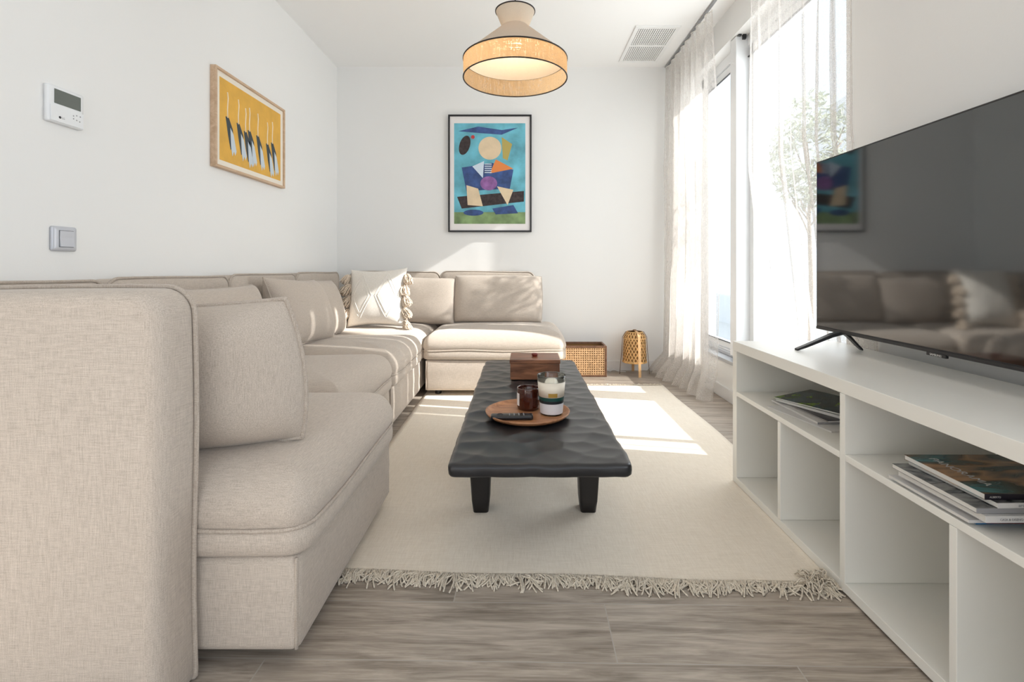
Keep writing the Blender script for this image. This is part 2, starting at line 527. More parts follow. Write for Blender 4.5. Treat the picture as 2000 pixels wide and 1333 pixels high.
# window: fixed frame, sashes, pillar
WX = 1.466
win = MB()
fr = 0.07
win.box(WX, WX + 0.06, W0, W1, WZ1 - fr, WZ1)
win.box(WX, WX + 0.06, W0, W1, WZ0, WZ0 + 0.035)
win.box(WX, WX + 0.06, W0, W0 + 0.05, WZ0, WZ1)
win.box(WX, WX + 0.06, W1 - 0.05, W1, WZ0, WZ1)
window = struct('window_1', win, M_frame_w, 0.004)
sashm = MB()
for a, b in ((W0 + 0.055, 3.165), (3.265, W1 - 0.055)):
    z0, z1 = WZ0 + 0.04, WZ1 - fr - 0.005
    for (p, q, r_, s_) in ((a, b, z1 - 0.06, z1), (a, b, z0, z0 + 0.045), (a, a + 0.05, z0, z1), (b - 0.05, b, z0, z1)):
        sashm.box(WX + 0.012, WX + 0.05, p, q, r_, s_)
sash = sashm.build('window_sash', M_frame_w, window, 0.004)
g1 = MB().box(WX + 0.028, WX + 0.034, W0 + 0.10, 3.12, WZ0 + 0.08, WZ1 - fr - 0.06).box(WX + 0.028, WX + 0.034, 3.31, W1 - 0.10, WZ0 + 0.08, WZ1 - fr - 0.06)
g1.build('glass_pane', M_glass, window)
MB().box(WX + 0.002, WX + 0.012, W0 + 0.06, W1 - 0.06, WZ0 + 0.083, WZ0 + 0.089).box(WX + 0.002, WX + 0.012, W0 + 0.06, W1 - 0.06, WZ1 - fr - 0.072, WZ1 - fr - 0.066).build('gasket', M_dark, window)
MB().box(1.392, WX + 0.14, 3.17, 3.26, WZ0 + 0.035, WZ1 - 0.005).build('mullion', M_frame_w, window, 0.004)
MB().box(1.400, 1.420, 3.150, 3.168, 2.375, 2.384).box(1.43, 1.45, 3.150, 3.168, 2.355, 2.384).build('hinge_bracket', M_black, window)
w2m = MB()  # unseen second window, added to carry the light from the right rear
for (a_, b_, c_, d_) in ((-1.95, -1.88, WZ0, WZ1), (0.08, 0.15, WZ0, WZ1), (-0.94, -0.86, WZ0, WZ1), (-1.88, 0.08, WZ0, WZ0 + 0.07), (-1.88, 0.08, WZ1 - 0.07, WZ1)):
    w2m.box(1.52, 1.57, a_, b_, c_, d_)
struct('added_window', w2m, M_frame_w)
# window sill of grey aluminium
struct('trim_1', MB().box(XR - 0.015, WX + 0.002, W0 - 0.02, W1 + 0.02, WZ0 - 0.018, WZ0 + 0.005).box(WX - 0.03, WX - 0.001, W0, 3.169, WZ0 + 0.005, WZ0 + 0.03).box(WX - 0.03, WX - 0.001, 3.261, W1, WZ0 + 0.005, WZ0 + 0.03), M_alu, 0.003)

# ------------------------------------------------------------------ outside
tag(MB().box(1.58, 6.0, -1, 12, -0.12, -0.02).build('terrace_floor', M_floor_out), kind='structure')
tag(MB().box(3.3, 3.45, -1, 12, -0.02, 0.42).build('added_parapet', M_out), 'low white rendered parapet wall added outside the window to shape sunlight', 'parapet')  # parapet added outside to shape the incoming sunlight
scr = empty('added_shade_screen', (1.95, 0, 0), label='white slatted screen added outside the window to stripe the sunlight', cat='screen')  # invented slats that block and stripe the sun reaching the sofa
for i in range(6):
    y0 = 1.80 + i * 0.165
    MB().box(-0.012, 0.012, y0, y0 + (0.150 if i != 4 else 0.143), 1.28, 2.75).build('slat', M_board, scr, 0.003)
for y0 in (1.755, 2.24):
    MB().box(0.014, 0.054, y0, y0 + 0.04, -0.02, 2.8).build('post', M_board, scr, 0.003)
for z0 in (1.22, 2.76):
    MB().box(-0.02, 0.02, 1.795, 2.79, z0, z0 + 0.04).build('rail', M_board, scr, 0.003)
bl = empty('neighbouring_building', (9, 0, 0), label='white neighbouring building with sloping roof seen through the window', cat='building')
# small olive tree added outside to dapple the sun on the far sofa
ot = empty('added_tree', (2.02, 3.42, -0.02), label='small potted olive tree added outside the window to dapple sunlight', cat='tree')
M_leaf = mat('olive_leaf', (0.30, 0.34, 0.25), 0.7, var=0.3, varscale=20)
M_bark = mat('olive_bark', (0.22, 0.18, 0.14), 0.9, var=0.3, varscale=30)
M_pot = mat('white_pot', (0.75, 0.74, 0.72), 0.5)
MB().lathe([(0.001, 0.0), (0.13, 0.0), (0.18, 0.34), (0.19, 0.36), (0.17, 0.36), (0.16, 0.32), (0.001, 0.32)], 32).build('pot', M_pot, ot)
tk = MB().tube([(0, 0, 0.31), (0.01, 0.01, 0.8), (-0.01, 0.0, 1.25), (0.0, 0.0, 1.6)], 0.018, 8, taper=lambda t: 1 - 0.5 * t)
RT_ = random.Random(5)
for k in range(14):
    a = RT_.uniform(0, 2 * pi); z0 = RT_.uniform(1.1, 1.55)
    tk.tube([(0, 0, z0), (0.08 * cos(a), 0.08 * sin(a), z0 + 0.12), (0.2 * cos(a), 0.2 * sin(a), z0 + RT_.uniform(0.2, 0.45))], 0.005, 5)
tk.build('trunk', M_bark, ot)
lf = MB()
for k in range(2400):
    while True:
        u = Vector((RT_.uniform(-1, 1), RT_.uniform(-1, 1), RT_.uniform(-1, 1)))
        if u.length < 1: break
    c = Vector((u.x * 0.26, u.y * 0.34, 1.72 + u.z * 0.42))
    if mnoise.noise(c * 5.5 + Vector((3, 1, 0))) < -0.10: continue
    d = Vector((RT_.uniform(-1, 1), RT_.uniform(-1, 1), RT_.uniform(-1, 1))).normalized()
    n = d.orthogonal().normalized() * 0.010
    l = d * 0.034
    lf.add([c - l, c + n, c + l, c - n], [(0, 1, 2, 3)])
lf.build('foliage', M_leaf, ot)
Q6 = [(0, 3, 2, 1), (4, 5, 6, 7), (0, 1, 5, 4), (1, 2, 6, 5), (2, 3, 7, 6), (3, 0, 4, 7)]
MB().add([(0, 5, -3), (0, 17, -3), (4, 17, -3), (4, 5, -3), (0, 5, 6.4), (0, 17, 4.6), (4, 17, 4.6), (4, 5, 6.4)], Q6).build('wall', M_out, bl)
MB().add([(-0.4, 4.6, 6.45), (-0.4, 17.4, 4.55), (4.4, 17.4, 4.55), (4.4, 4.6, 6.45), (-0.4, 4.6, 6.65), (-0.4, 17.4, 4.75), (4.4, 17.4, 4.75), (4.4, 4.6, 6.65)], Q6).build('roof', M_board, bl)

# ------------------------------------------------------------------ sofa modules
BT = 0.11     # backrest thickness


def backrest(parent, w, z0=-0.035, z1=0.845, M=None):
    """panel in local x (width) z (height); seat side faces +y at y=0, outer side at y=-BT"""
    hw, hh = w / 2, (z1 - z0) / 2
    zc = (z0 + z1) / 2
    prof = [(0.030, -BT), (0.012, -BT + 0.006), (0.003, -BT + 0.018), (0.0, -BT + 0.035), (0.0, -0.012), (0.004, -0.002), (0.012, 0.002), (0.06, 0.006), (0.14, 0.010)]
    T = Matrix.Translation((0, 0, zc)) @ Matrix(((1, 0, 0, 0), (0, 0, 1, 0), (0, 1, 0, 0), (0, 0, 0, 1)))
    MM = (M or Matrix.Identity(4)) @ T
    mb = MB()

    def wob(x, y, h):
        e = 0.004 * sin(7 * x + 3 * y) * (1 if abs(h) < 0.09 else 0.4)
        return (x + 0.003 * sin(9 * y), max(y + 0.003 * sin(6 * x), 0.004 - zc), h + e * 0.6)
    stack(mb, hw, hh, 0.055, prof, per=10, M=MM, wob=wob)
    o = mb.build('backrest', M_sofa, parent)
    pb = MB()
    pts = [(x + 0.003 * sin(9 * y), max(y + 0.003 * sin(6 * x), 0.007 - zc), -0.006) for x, y in rrect(hw + 0.003, hh + 0.003, 0.058, 8, 10)]
    pb.tube([MM @ Vector(p) for p in pts], 0.0055, 6, closed=True)
    pb.build('piping', M_pipe, o)
    return o


def seat_parts(parent, w, d, seed=0, at=(0, 0, 0)):
    """one seat block centred on at, on the floor"""
    hw, hd = w / 2, d / 2
    # base box
    mb = MB()
    prof = [(0.012, 0.045), (0.004, 0.050), (0.0, 0.062), (0.002, 0.10), (-0.001, 0.16), (0.002, 0.235), (0.006, 0.248), (0.016, 0.252)]
    stack(mb, hw - 0.012, hd - 0.004, 0.022, prof, per=8)
    base = mb.build('seat_base', M_sofa, parent, loc=at)
    for sx_, sy_ in ((1, -1), (-1, -1), (1, 1), (-1, 1)):
        MB().tube([(sx_ * (hw - 0.020), sy_ * (hd - 0.010), 0.05 + 0.02 * k) for k in range(11)], 0.0042, 6).build('piping', M_pipe, base)
    # cushion
    cb = MB()
    R = random.Random(seed)
    ph = R.random() * 6

    def wob(x, y, z):
        ex = x / hw; ey = y / hd
        top = max(0, (z - 0.31) / 0.15)
        bulge = 1 + 0.012 * (1 - ey * ey) * 1
        bx = 1 + 0.018 * (1 - abs(ey) ** 4)
        by = 1 + 0.018 * (1 - abs(ex) ** 4)
        dz = top * 0.006 * sin(4.1 * x + ph) * cos(3.3 * y + ph)
        if 0.30 < z < 0.335:
            dz += 0.004 * sin(11 * x + ph) + 0.004 * sin(9 * y)
        return (x * bx, y * by, z + dz)
    prof = [(0.03, 0.254), (0.012, 0.256), (0.004, 0.264), (0.002, 0.285), (0.004, 0.308), (0.010, 0.316), (0.006, 0.324), (0.0, 0.345)]
    for k in range(1, 9):
        a = pi / 2 * k / 8
        prof.append((0.001 + 0.115 * (1 - cos(a)), 0.345 + 0.100 * sin(a)))
    prof += [(0.16, 0.4495), (0.22, 0.453), (0.29, 0.4555), (0.34, 0.4565)]
    stack(cb, hw + 0.006, hd + 0.002, 0.05, prof, per=10, wob=wob)
    cu = cb.build('seat_cushion', M_sofa, parent, loc=at)
    sb = MB()
    pts = [wob(x, y, 0.317) for x, y in rrect(hw + 0.001, hd - 0.003, 0.048, 6, 12)]
    sb.tube(pts, 0.0048, 6, closed=True)
    sb.build('piping', M_pipe, cu)
    for sx_ in (-1, 1):
        for sy_ in (-1, 1):
            MB().lathe([(0.018, 0.0), (0.022, 0.004), (0.022, 0.05)], 12, sx_ * (hw - 0.09), sy_ * (hd - 0.09), cap0=True, cap1=True).build('foot', M_black, parent, loc=at)


sofa = empty('sectional_sofa', (-1.0, 2.5, 0), label='large beige U-shaped sectional sofa filling the left side and far corner of the room', cat='sofa')


def module(x0, x1, y0, y1, seed):
    seat_parts(sofa, x1 - x0, y1 - y0, seed, ((x0 + x1) / 2 + 1.0, (y0 + y1) / 2 - 2.5, 0))


def back_on(kind, a, b, off=0.0, z1=0.845):
    """kind 'left': panel against left wall between y=a..b; 'far': against back wall between x=a..b; 'near': facing away"""
    if kind == 'left':
        M = Matrix.Translation((XL + 0.013 + BT + off, (a + b) / 2, 0)) @ Matrix.Rotation(-pi / 2, 4, 'Z')
    elif kind == 'far':
        M = Matrix.Translation(((a + b) / 2, YB - 0.013 - BT - off, 0)) @ Matrix.Rotation(pi, 4, 'Z')
    else:
        M = Matrix.Translation(((a + b) / 2, off, 0))
    return backrest(sofa, b - a - 0.004, M=Matrix.Translation((1.0, -2.5, 0)) @ M, z1=z1)


SX = XL + 0.013 + BT + 0.006
SYB = YB - 0.013 - BT - 0.006
module(SX, -0.474, 1.075, 1.845, 1)
module(SX, -0.672, 1.86, 2.59, 2)
module(SX, -0.668, 2.60, 3.335, 3)
module(SX, -0.672, 3.345, SYB, 4)
module(-0.662, 0.308, 3.345, SYB, 5)
back_on('near', SX - 0.05, -0.703, 1.068)
for a_, b_ in ((1.09, 1.72), (1.72, 2.45), (2.45, 3.18), (3.18, 3.93)):
    back_on('left', a_, b_)
back_on('far', -1.42, -0.668)
back_on('far', -0.666, 0.115)


# ------------------------------------------------------------------ pillows
def pillow_surface(w, h, T, nu=28, nv=22, c=0.22, pinch=0.0, expo=0.42, sag=0.0, seed=0, pn=2.4, wr=0.004, taper=0.0):
    def P(u, v, side):
        x = u * sqrt(1 - c * v * v / 2) * w / 2 * (1 - pinch * (1 - v * v) * abs(u) ** 3)
        y = v * sqrt(1 - c * u * u / 2) * h / 2 * (1 - pinch * (1 - u * u) * abs(v) ** 3)
        x *= 1 - taper * v
        f = (max(0, 1 - abs(u) ** pn) * max(0, 1 - abs(v) ** pn)) ** expo
        z = side * T / 2 * f
        z += wr * f * mnoise.noise(Vector((u * 2.2 + seed, v * 2.2, side * 3)))
        if sag:
            y += -sag * (1 - u * u) * max(0, v) ** 2
        return (x, y, z)
    return P


def pillow(name, w, h, T, Mw, label, cat='cushion', group=None, m=None, piping=True, pr=0.0048, **kw):
    """pillow in local xy plane, thickness along z; Mw maps local to world"""
    loc = Mw.to_translation()
    e = empty(name, loc, label=label, cat=cat, group=group)
    R = Matrix.Translation(-loc) @ Mw
    P = pillow_surface(w, h, T, **kw)
    nu, nv = 30, 24
    mb = MB()
    us = [-cos(pi * i / nu) for i in range(nu + 1)]
    vs = [-cos(pi * j / nv) for j in range(nv + 1)]
    for side in (1, -1):
        vv = [P(u, v, side) for v in vs for u in us]
        ff = [(j * (nu + 1) + i, j * (nu + 1) + i + 1, (j + 1) * (nu + 1) + i + 1, (j + 1) * (nu + 1) + i) for j in range(nv) for i in range(nu)]
        mb.add(vv, ff, True, 0, R)
    o = mb.build('cover', m or M_sofa, e)
    bm = bmesh.new(); bm.from_mesh(o.data); bmesh.ops.remove_doubles(bm, verts=bm.verts, dist=1e-5)
    bmesh.ops.recalc_face_normals(bm, faces=bm.faces); bm.to_mesh(o.data); bm.free()
    if piping:
        loop = [P(u, -1, 1) for u in us] + [P(1, v, 1) for v in vs[1:]] + [P(u, 1, 1) for u in us[::-1][1:]] + [P(-1, v, 1) for v in vs[::-1][1:-1]]
        pb = MB().tube([R @ Vector(p) for p in loop], pr, 6, closed=True)
        pb.build('piping', M_pipe, e)
    e['_P'] = 0
    del e['_P']
    return e, P, R


def frame_M(center, right, up):
    r = Vector(right).normalized(); u = Vector(up); u = (u - r * u.dot(r)).normalized(); n = r.cross(u)
    return Matrix(((r.x, u.x, n.x, center[0]), (r.y, u.y, n.y, center[1]), (r.z, u.z, n.z, center[2]), (0, 0, 0, 1)))


G = 'loose beige back cushions of the sofa'
# near cushion, leaning on the near backrest, seen from behind
pillow('back_cushion', 0.70, 0.385, 0.20, frame_M((-0.895, 1.198, 0.630), (1, 0.15, 0.015), (0.01, -0.05, 1)),
       'beige cushion standing on near seat, piped edge jutting past the tall backrest', group=G, c=0.28, sag=0.030, taper=0.045, expo=0.85, pn=5, seed=1, pr=0.0062)
pillow('back_cushion', 0.62, 0.36, 0.16, frame_M((-1.325, 2.18, 0.63), (0, 1, 0), (-0.16, 0, 1)),
       'beige cushion against left wall backrest, mostly hidden behind the near cushion', group=G, c=0.18, sag=0.015, expo=0.36, pn=4, seed=2)
pillow('back_cushion', 0.52, 0.40, 0.24, frame_M((-1.275, 2.86, 0.635), (0.10, 1, -0.05), (-0.38, 0.0, 1)),
       'plump pinkish beige cushion leaning beside the tasselled pillow, larger of the pair', group=G, c=0.0, sag=0.012, expo=0.5, pn=2.6, seed=3, pinch=0.05)
pillow('back_cushion', 0.44, 0.38, 0.17, frame_M((-1.310, 3.27, 0.62), (0.08, 1, -0.03), (-0.30, 0.0, 1)),
       'beige cushion tucked between plump cushion and tasselled pillow', group=G, c=0.08, sag=0.01, expo=0.48, pn=2.8, seed=4)
pillow('back_cushion', 0.52, 0.36, 0.15, frame_M((-1.14, 3.94, 0.655), (1, -0.1, 0.02), (0, 0.22, 1)),
       'beige cushion in the sofa corner behind the tasselled pillow', group=G, c=0.10, expo=0.4, pn=3, seed=5, pinch=0.03)
pillow('back_cushion', 0.58, 0.37, 0.17, frame_M((-0.80, 3.90, 0.625), (1, -0.02, -0.03), (0, 0.22, 1)),
       'beige cushion with diagonal sunlight between tasselled pillow and far right cushion', group=G, c=0.10, sag=0.006, expo=0.36, pn=3.5, seed=6, pinch=0.02)
pillow('back_cushion', 0.70, 0.375, 0.17, frame_M((-0.175, 3.915, 0.632), (1, 0, -0.008), (0, 0.20, 1)),
       'large beige back cushion at the far right end of the sofa', group=G, c=0.10, sag=0.0, expo=0.30, pn=5, seed=7)

# tasselled pillow
MT = frame_M((-1.035, 3.56, 0.668), (1, -0.10, 0.035), (0.0, 0.26, 1))
tp_e, TP, TR = pillow('tasselled_pillow', 0.43, 0.43, 0.16, MT, 'cream square pillow with diamond relief and tasselled sides', 'pillow', None,
                      M_cream, piping=False, c=0.0, pinch=0.11, expo=0.46, pn=2.6, seed=9, wr=0.008)
rel = MB()


def line_on(u0, v0, u1, v1, r=0.0024):
    rel.tube([TR @ (Vector(TP(u0 + (u1 - u0) * t / 14, v0 + (v1 - v0) * t / 14, 1)) + Vector((0, 0, -0.0005))) for t in range(15)], r, 5)


for q in (-0.45, 0.45):
    for off in (0, 0.10):
        line_on(q - 0.40 + off, 0, q, 0.78 - 2 * off); line_on(q - 0.40 + off, 0, q, -0.78 + 2 * off)
        line_on(q + 0.40 - off, 0, q, 0.78 - 2 * off); line_on(q + 0.40 - off, 0, q, -0.78 + 2 * off)
rel.build('relief_cord', M_cream, tp_e)


def tassel(parent, p, down, size, seed):
    R = random.Random(seed)
    mb = MB()
    p = Vector(p); d = Vector(down).normalized()
    a = d.orthogonal().normalized(); b = d.cross(a)
    for k in range(80):
        ang = R.random() * 2 * pi; rad = size * (0.10 + 0.55 * R.random())
        pts = []
        for t in range(6):
            s = t / 5
            sp = rad * (0.35 + 0.65 * sin(min(1, s * 1.3) * pi / 2))
            q = p + d * (size * (0.05 + 1.5 * s * (0.8 + 0.2 * R.random()))) + (a * cos(ang) + b * sin(ang)) * sp
            q += Vector((R.uniform(-1, 1), R.uniform(-1, 1), R.uniform(-1, 1))) * 0.004
            pts.append(q)
        mb.tube(pts, 0.0030, 4)
    mb.lathe([(0.001, 0.004), (0.010, 0.0), (0.011, -0.008), (0.008, -0.014)], 8, M=Matrix.Translation(p))
    mb.build('tassel', M_tassel, parent)


k = 0
for s in (-1, 1):
    for v in (0.80, 0.42, 0.02, -0.38, -0.80):
        k += 1
        RR = random.Random(k * 7)
        q = Vector(TP(s * 1.0, v, 1)) + Vector((s * RR.uniform(0.002, 0.016), RR.uniform(-0.01, 0.01), 0.030 if s < 0 else 0.012))
        tassel(tp_e, TR @ q, (s * RR.uniform(0.1, 0.8), -0.35, -1), RR.uniform(0.048, 0.064), k)

# ------------------------------------------------------------------ rug
RX0, RX1, RY0, RY1, RT = -0.66, 1.06, 1.40, 3.66, 0.0065
rug = empty('area_rug', (0.2, 2.5, 0), label='cream flat woven wool rug with frayed fringe under the black coffee table', cat='rug')
rb = MB()
nx, ny = 60, 80


def rugpt(i, j):
    x = RX0 + (RX1 - RX0) * i / nx; y = RY0 + (RY1 - RY0) * j / ny
    if j == 0 or j == 1:
        y += 0.008 * mnoise.noise(Vector((x * 3, 0, 0)))
        if x > 0.9: pass
    y += -0.045 * (x - 0.2) / 1.0 * max(0, 1 - j / 30)
    if i == nx: x += 0.012 * mnoise.noise(Vector((3, y * 2, 0)))
    z = RT + 0.0006 * mnoise.noise(Vector((x * 3, y * 3, 5)))
    return (x - 0.2, y - 2.5, z)


vv = [rugpt(i, j) for j in range(ny + 1) for i in range(nx + 1)]
ff = [(j * (nx + 1) + i, j * (nx + 1) + i + 1, (j + 1) * (nx + 1) + i + 1, (j + 1) * (nx + 1) + i) for j in range(ny) for i in range(nx)]
nb = len(vv)
edge = [i for i in range(nx + 1)] + [j * (nx + 1) + nx for j in range(1, ny + 1)] + [ny * (nx + 1) + i for i in range(nx - 1, -1, -1)] + [j * (nx + 1) for j in range(ny - 1, 0, -1)]
low = [(vv[i][0], vv[i][1], 0.0008) for i in edge]
vv += low
ne = len(edge)
ff += [(edge[i], edge[(i + 1) % ne], nb + (i + 1) % ne, nb + i) for i in range(ne)]
rb.add(vv, ff, True)
rb.build('woven_field', M_rug, rug)


def fringe(y0, direction, name, length, nt_, amp):
    R = random.Random(11 if direction < 0 else 12)
    mb = MB()
    for t in range(nt_):
        x = RX0 + 0.01 + (RX1 - RX0 - 0.02) * (t + 0.5) / nt_
        if direction < 0 and x > 0.885: continue
        yy = y0 + (-0.045 * (x - 0.2) if direction < 0 else 0) + 0.008 * mnoise.noise(Vector((x * 3, 0, 0)))
        lean = 0.9 * mnoise.noise(Vector((x * 5, direction * 3, 1))) + R.uniform(-0.35, 0.35)
        ln = length * (0.75 + 0.5 * R.random())
        for s in range(13):
            l2 = lean + R.uniform(-0.35, 0.35)
            x0 = x + R.uniform(-0.012, 0.012)
            curl = R.uniform(-1.4, 1.4) if R.random() < 0.6 else R.uniform(-3, 3)
            pts = []
            ang = l2; px, py = x0, yy - direction * 0.004
            hz = 0.004 + R.random() * 0.010
            seg = ln * R.uniform(0.6, 1.1) / 6
            for q in range(7):
                pts.append((px - 0.2, py - 2.5, 0.0025 + hz * sin(pi * min(1, q / 6 * 1.05)) * (0.6 + 0.4 * R.random()) + (RT * (1 - q / 2) if q < 2 else 0)))
                px += sin(ang) * seg; py += direction * cos(ang) * seg
                ang += curl / 6
            mb.tube(pts, 0.0024, 4)
    if direction < 0:   # curled corner bundle against the sideboard
        for s in range(55):
            px, py = 0.80 + R.uniform(0, 0.055), RY0 - 0.02 + R.uniform(-0.03, 0.02)
            ang = R.uniform(-2.5, 2.5); pts = []
            for q in range(6):
                pts.append((min(px, 0.868) - 0.2, py - 2.5, 0.004 + 0.028 * sin(pi * q / 6) * R.uniform(0.4, 1)))
                px += sin(ang) * 0.009; py -= cos(ang) * 0.009; ang += R.uniform(-0.6, 0.6)
            mb.tube(pts, 0.0019, 4)
    mb.build(name, M_fringe, rug, kind='stuff')


fringe(RY0, -1, 'fringe', 0.060, 74, 1)
fringe(RY1, 1, 'fringe', 0.035, 60, 1)

# ------------------------------------------------------------------ coffee table
TX, TY0, TY1, TZ = 0.052, 1.30, 2.76, 0.372
tb = empty('coffee_table', (TX, 2.02, 0), label='long low black wooden coffee table with hand carved rippled top', cat='table')
R = random.Random(3)
cells = []
for j in range(-1, 26):
    for i in range(-1, 9):
        cells.append((-0.34 + (i + 0.5 * (j % 2)) * 0.105 + R.uniform(-0.034, 0.034), -0.80 + j * 0.070 + R.uniform(-0.026, 0.026)))


def carve(x, y):
    best = 9; 
    for cx_, cy_ in cells:
        if abs(cy_ - y) > 0.12 or abs(cx_ - x) > 0.14: continue
        d = ((x - cx_) / 1.25) ** 2 + (y - cy_) ** 2
        if d < best: best = d
    return min(best, 0.0040) * 1.5


hw, hl, th = 0.245, 0.73, 0.044
tbm = MB()
nx, ny = 72, 200
prof_side = [(0.010, 0.0), (0.002, 0.006), (0.0, 0.016), (0.001, 0.028), (0.004, 0.037), (0.010, 0.043)]


def outline(t):
    pass


def edge_dx(y, side):
    return 0.006 * mnoise.noise(Vector((side * 4, y * 7, 0))) + 0.003 * mnoise.noise(Vector((side * 9, y * 22, 0)))


def edge_dy(x, side):
    return 0.003 * mnoise.noise(Vector((x * 11, side * 6, 2)))


top = []
for j in range(ny + 1):
    for i in range(nx + 1):
        u = -1 + 2 * i / nx; v = -1 + 2 * j / ny
        # rounded corners
        x = u * hw; y = v * hl
        cr_ = 0.05 if v > 0 else 0.018
        ax, ay = abs(x) - (hw - cr_), abs(y) - (hl - cr_)
        if ax > 0 and ay > 0:
            m_ = max(ax, ay); dd = sqrt(ax * ax + ay * ay)
            ax, ay = ax * m_ / dd, ay * m_ / dd
            x = math.copysign(hw - cr_ + ax, x); y = math.copysign(hl - cr_ + ay, y)
        x += edge_dx(y, 1 if u > 0 else -1) * abs(u) ** 3
        y += edge_dy(x, 1 if v > 0 else -1) * abs(v) ** 3
        em = min(hw - abs(u) * hw, hl - abs(v) * hl)
        z = TZ - 0.0045 + carve(x, y) * min(1, 0.35 + em / 0.05)
        z -= 0.004 * max(0, 1 - em / 0.007) ** 2
        top.append((x, y + 0.01, z))
ff = [(j * (nx + 1) + i, j * (nx + 1) + i + 1, (j + 1) * (nx + 1) + i + 1, (j + 1) * (nx + 1) + i) for j in range(ny) for i in range(nx)]
edge = [i for i in range(nx + 1)] + [j * (nx + 1) + nx for j in range(1, ny + 1)] + [ny * (nx + 1) + i for i in range(nx - 1, -1, -1)] + [j * (nx + 1) for j in range(ny - 1, 0, -1)]
vv = list(top); ne = len(edge); prev = edge
for (ins, dz) in ((-0.0015, 0.005), (-0.002, 0.013), (0.000, 0.024), (0.004, 0.030), (0.012, 0.033)):
    b0 = len(vv)
    for i in edge:
        x, y, z = top[i]; 
        kx = 1 - ins / hw; ky = 1 - ins / hl
        wob_ = 0.0025 * mnoise.noise(Vector((x * 18, y * 18, dz * 60)))
        vv.append((x * (kx + wob_ / hw * 1.0), y * (ky + wob_ / hl), z - dz))
    cur = list(range(b0, b0 + ne))
    ff += [(prev[i], prev[(i + 1) % ne], cur[(i + 1) % ne], cur[i]) for i in range(ne)]
    prev = cur
ff.append(tuple(prev[::-1]))
tbm.add(vv, ff, True)
tbm.build('tabletop', M_table, tb)
for sx_ in (-1, 1):
    for sy_, yy in ((-1, 1.80), (1, 2.32)):
        lm = MB()
        rings = []
        for kk in range(9):
            t = kk / 8
            z = 0.0075 + (TZ - 0.038 - 0.0075) * t
            w_ = 0.030 + 0.016 * t; d_ = 0.036 + 0.014 * t
            if kk == 0: w_ -= 0.003; d_ -= 0.003
            cx_ = sx_ * (0.194 + 0.004 * t)
            rings.append([(cx_ + a_ * 1.0, yy - 2.02 + b_, z) for a_, b_ in rrect(w_, d_, 0.010, 4)])
        lm.rings(rings).build('leg', M_leg, tb)

# ---- tray
zt = TZ + 0.0005
TRX, TRY, TRR = 0.026, 1.725, 0.147
tray = tag(MB().lathe([(0.0005, 0.0), (0.118, 0.0), (0.136, 0.004), (0.146, 0.012), (0.148, 0.0175), (0.1455, 0.0185), (0.141, 0.0165), (0.133, 0.0105), (0.120, 0.0075), (0.0005, 0.0075)], 96).build('tray', M_tray, None, loc=(TRX, TRY, zt)),
          'round reddish brown wooden tray holding candles and remote on the coffee table', 'tray')
zs = zt + 0.0078
# amber candle jar
cj = empty('candle_jar', (-0.004 + 0.033, 1.775, zs), label='short dark amber glass candle jar on the tray', cat='candle')
cj.location.x = 0.030
MB().lathe([(0.001, 0), (0.036, 0), (0.040, 0.004), (0.041, 0.012), (0.041, 0.074), (0.0405, 0.078), (0.0385, 0.078), (0.038, 0.074), (0.038, 0.05), (0.001, 0.05)], 48).build('jar', M_amber, cj)
MB().lathe([(0.001, 0.0505), (0.0375, 0.0505)], 48, cap0=False).build('wax', mat('dark_wax', (0.10, 0.04, 0.03), 0.5), cj)
lb = MB(); arc = [pi + 0.12 * k - 0.30 for k in range(9)]
lb.rings([[(0.0416 * cos(a), 0.0416 * sin(a), z) for a in arc] for z in (0.016, 0.060)], closed_u=False, cap0=False, cap1=False)
lb.build('paper_label', M_paper, cj)
# tall striped glass candle
cg = empty('glass_candle', (0.109, 1.715, zs), label='tall clear glass candle with cream wax and dark green band on the tray', cat='candle')
def rg(z): return 0.0385 + 0.0115 * z / 0.135
MB().lathe([(0.001, 0.001), (rg(0) - 0.004, 0.0), (rg(0), 0.004), (rg(0.135), 0.135), (rg(0.135) - 0.0012, 0.1365), (rg(0.135) - 0.0025, 0.135), (rg(0.112) - 0.0025, 0.112)], 48).build('glass', M_glassy, cg)
def band(z0, z1, m_, nm, top=False):
    pr = [(rg(z0) + 0.0002, z0), (rg(z1) + 0.0002, z1)]
    if top: pr = [(0.001, z0 + 0.004), (rg(z0) + 0.0002, z0)] + pr[1:] + [(rg(z1) - 0.002, z1), (0.001, z1 - 0.001)]
    return MB().lathe(pr, 48).build(nm, m_, cg)
band(0.006, 0.042, M_lilac, 'pale_lower_band')
band(0.0421, 0.052, M_bblack, 'black_band')
band(0.0521, 0.064, M_green, 'green_band')
band(0.0641, 0.115, M_wax, 'wax', True)
lb = MB(); arc = [-pi / 2 - 0.30 + 0.1 * k for k in range(8)]
lb.rings([[((rg(z) + 0.0008) * cos(a), (rg(z) + 0.0008) * sin(a), z) for a in arc] for z in (0.066, 0.080)], closed_u=False, cap0=False, cap1=False)
lb.build('gold_label', M_gold, cg)
# remote
rm = empty('remote_control', (-0.028, 1.655, zs), math.radians(2), label='slim black remote control lying on the tray', cat='remote')
rbm = MB(); stack(rbm, 0.071, 0.018, 0.008, [(0.003, 0), (0, 0.003), (0, 0.011), (0.002, 0.014), (0.006, 0.015)], per=2)
rbm.build('body', M_black, rm)
for i in range(4):
    for j in range(3):
        MB().lathe([(0.0022, 0.015), (0.0022, 0.0164), (0.0005, 0.0166)], 8, -0.008 + i * 0.016, -0.009 + j * 0.009).build('button', M_grey, rm)
MB().lathe([(0.011, 0.015), (0.011, 0.0163), (0.006, 0.0165), (0.006, 0.0155)], 20, -0.040, 0).build('ring_button', M_dark, rm)

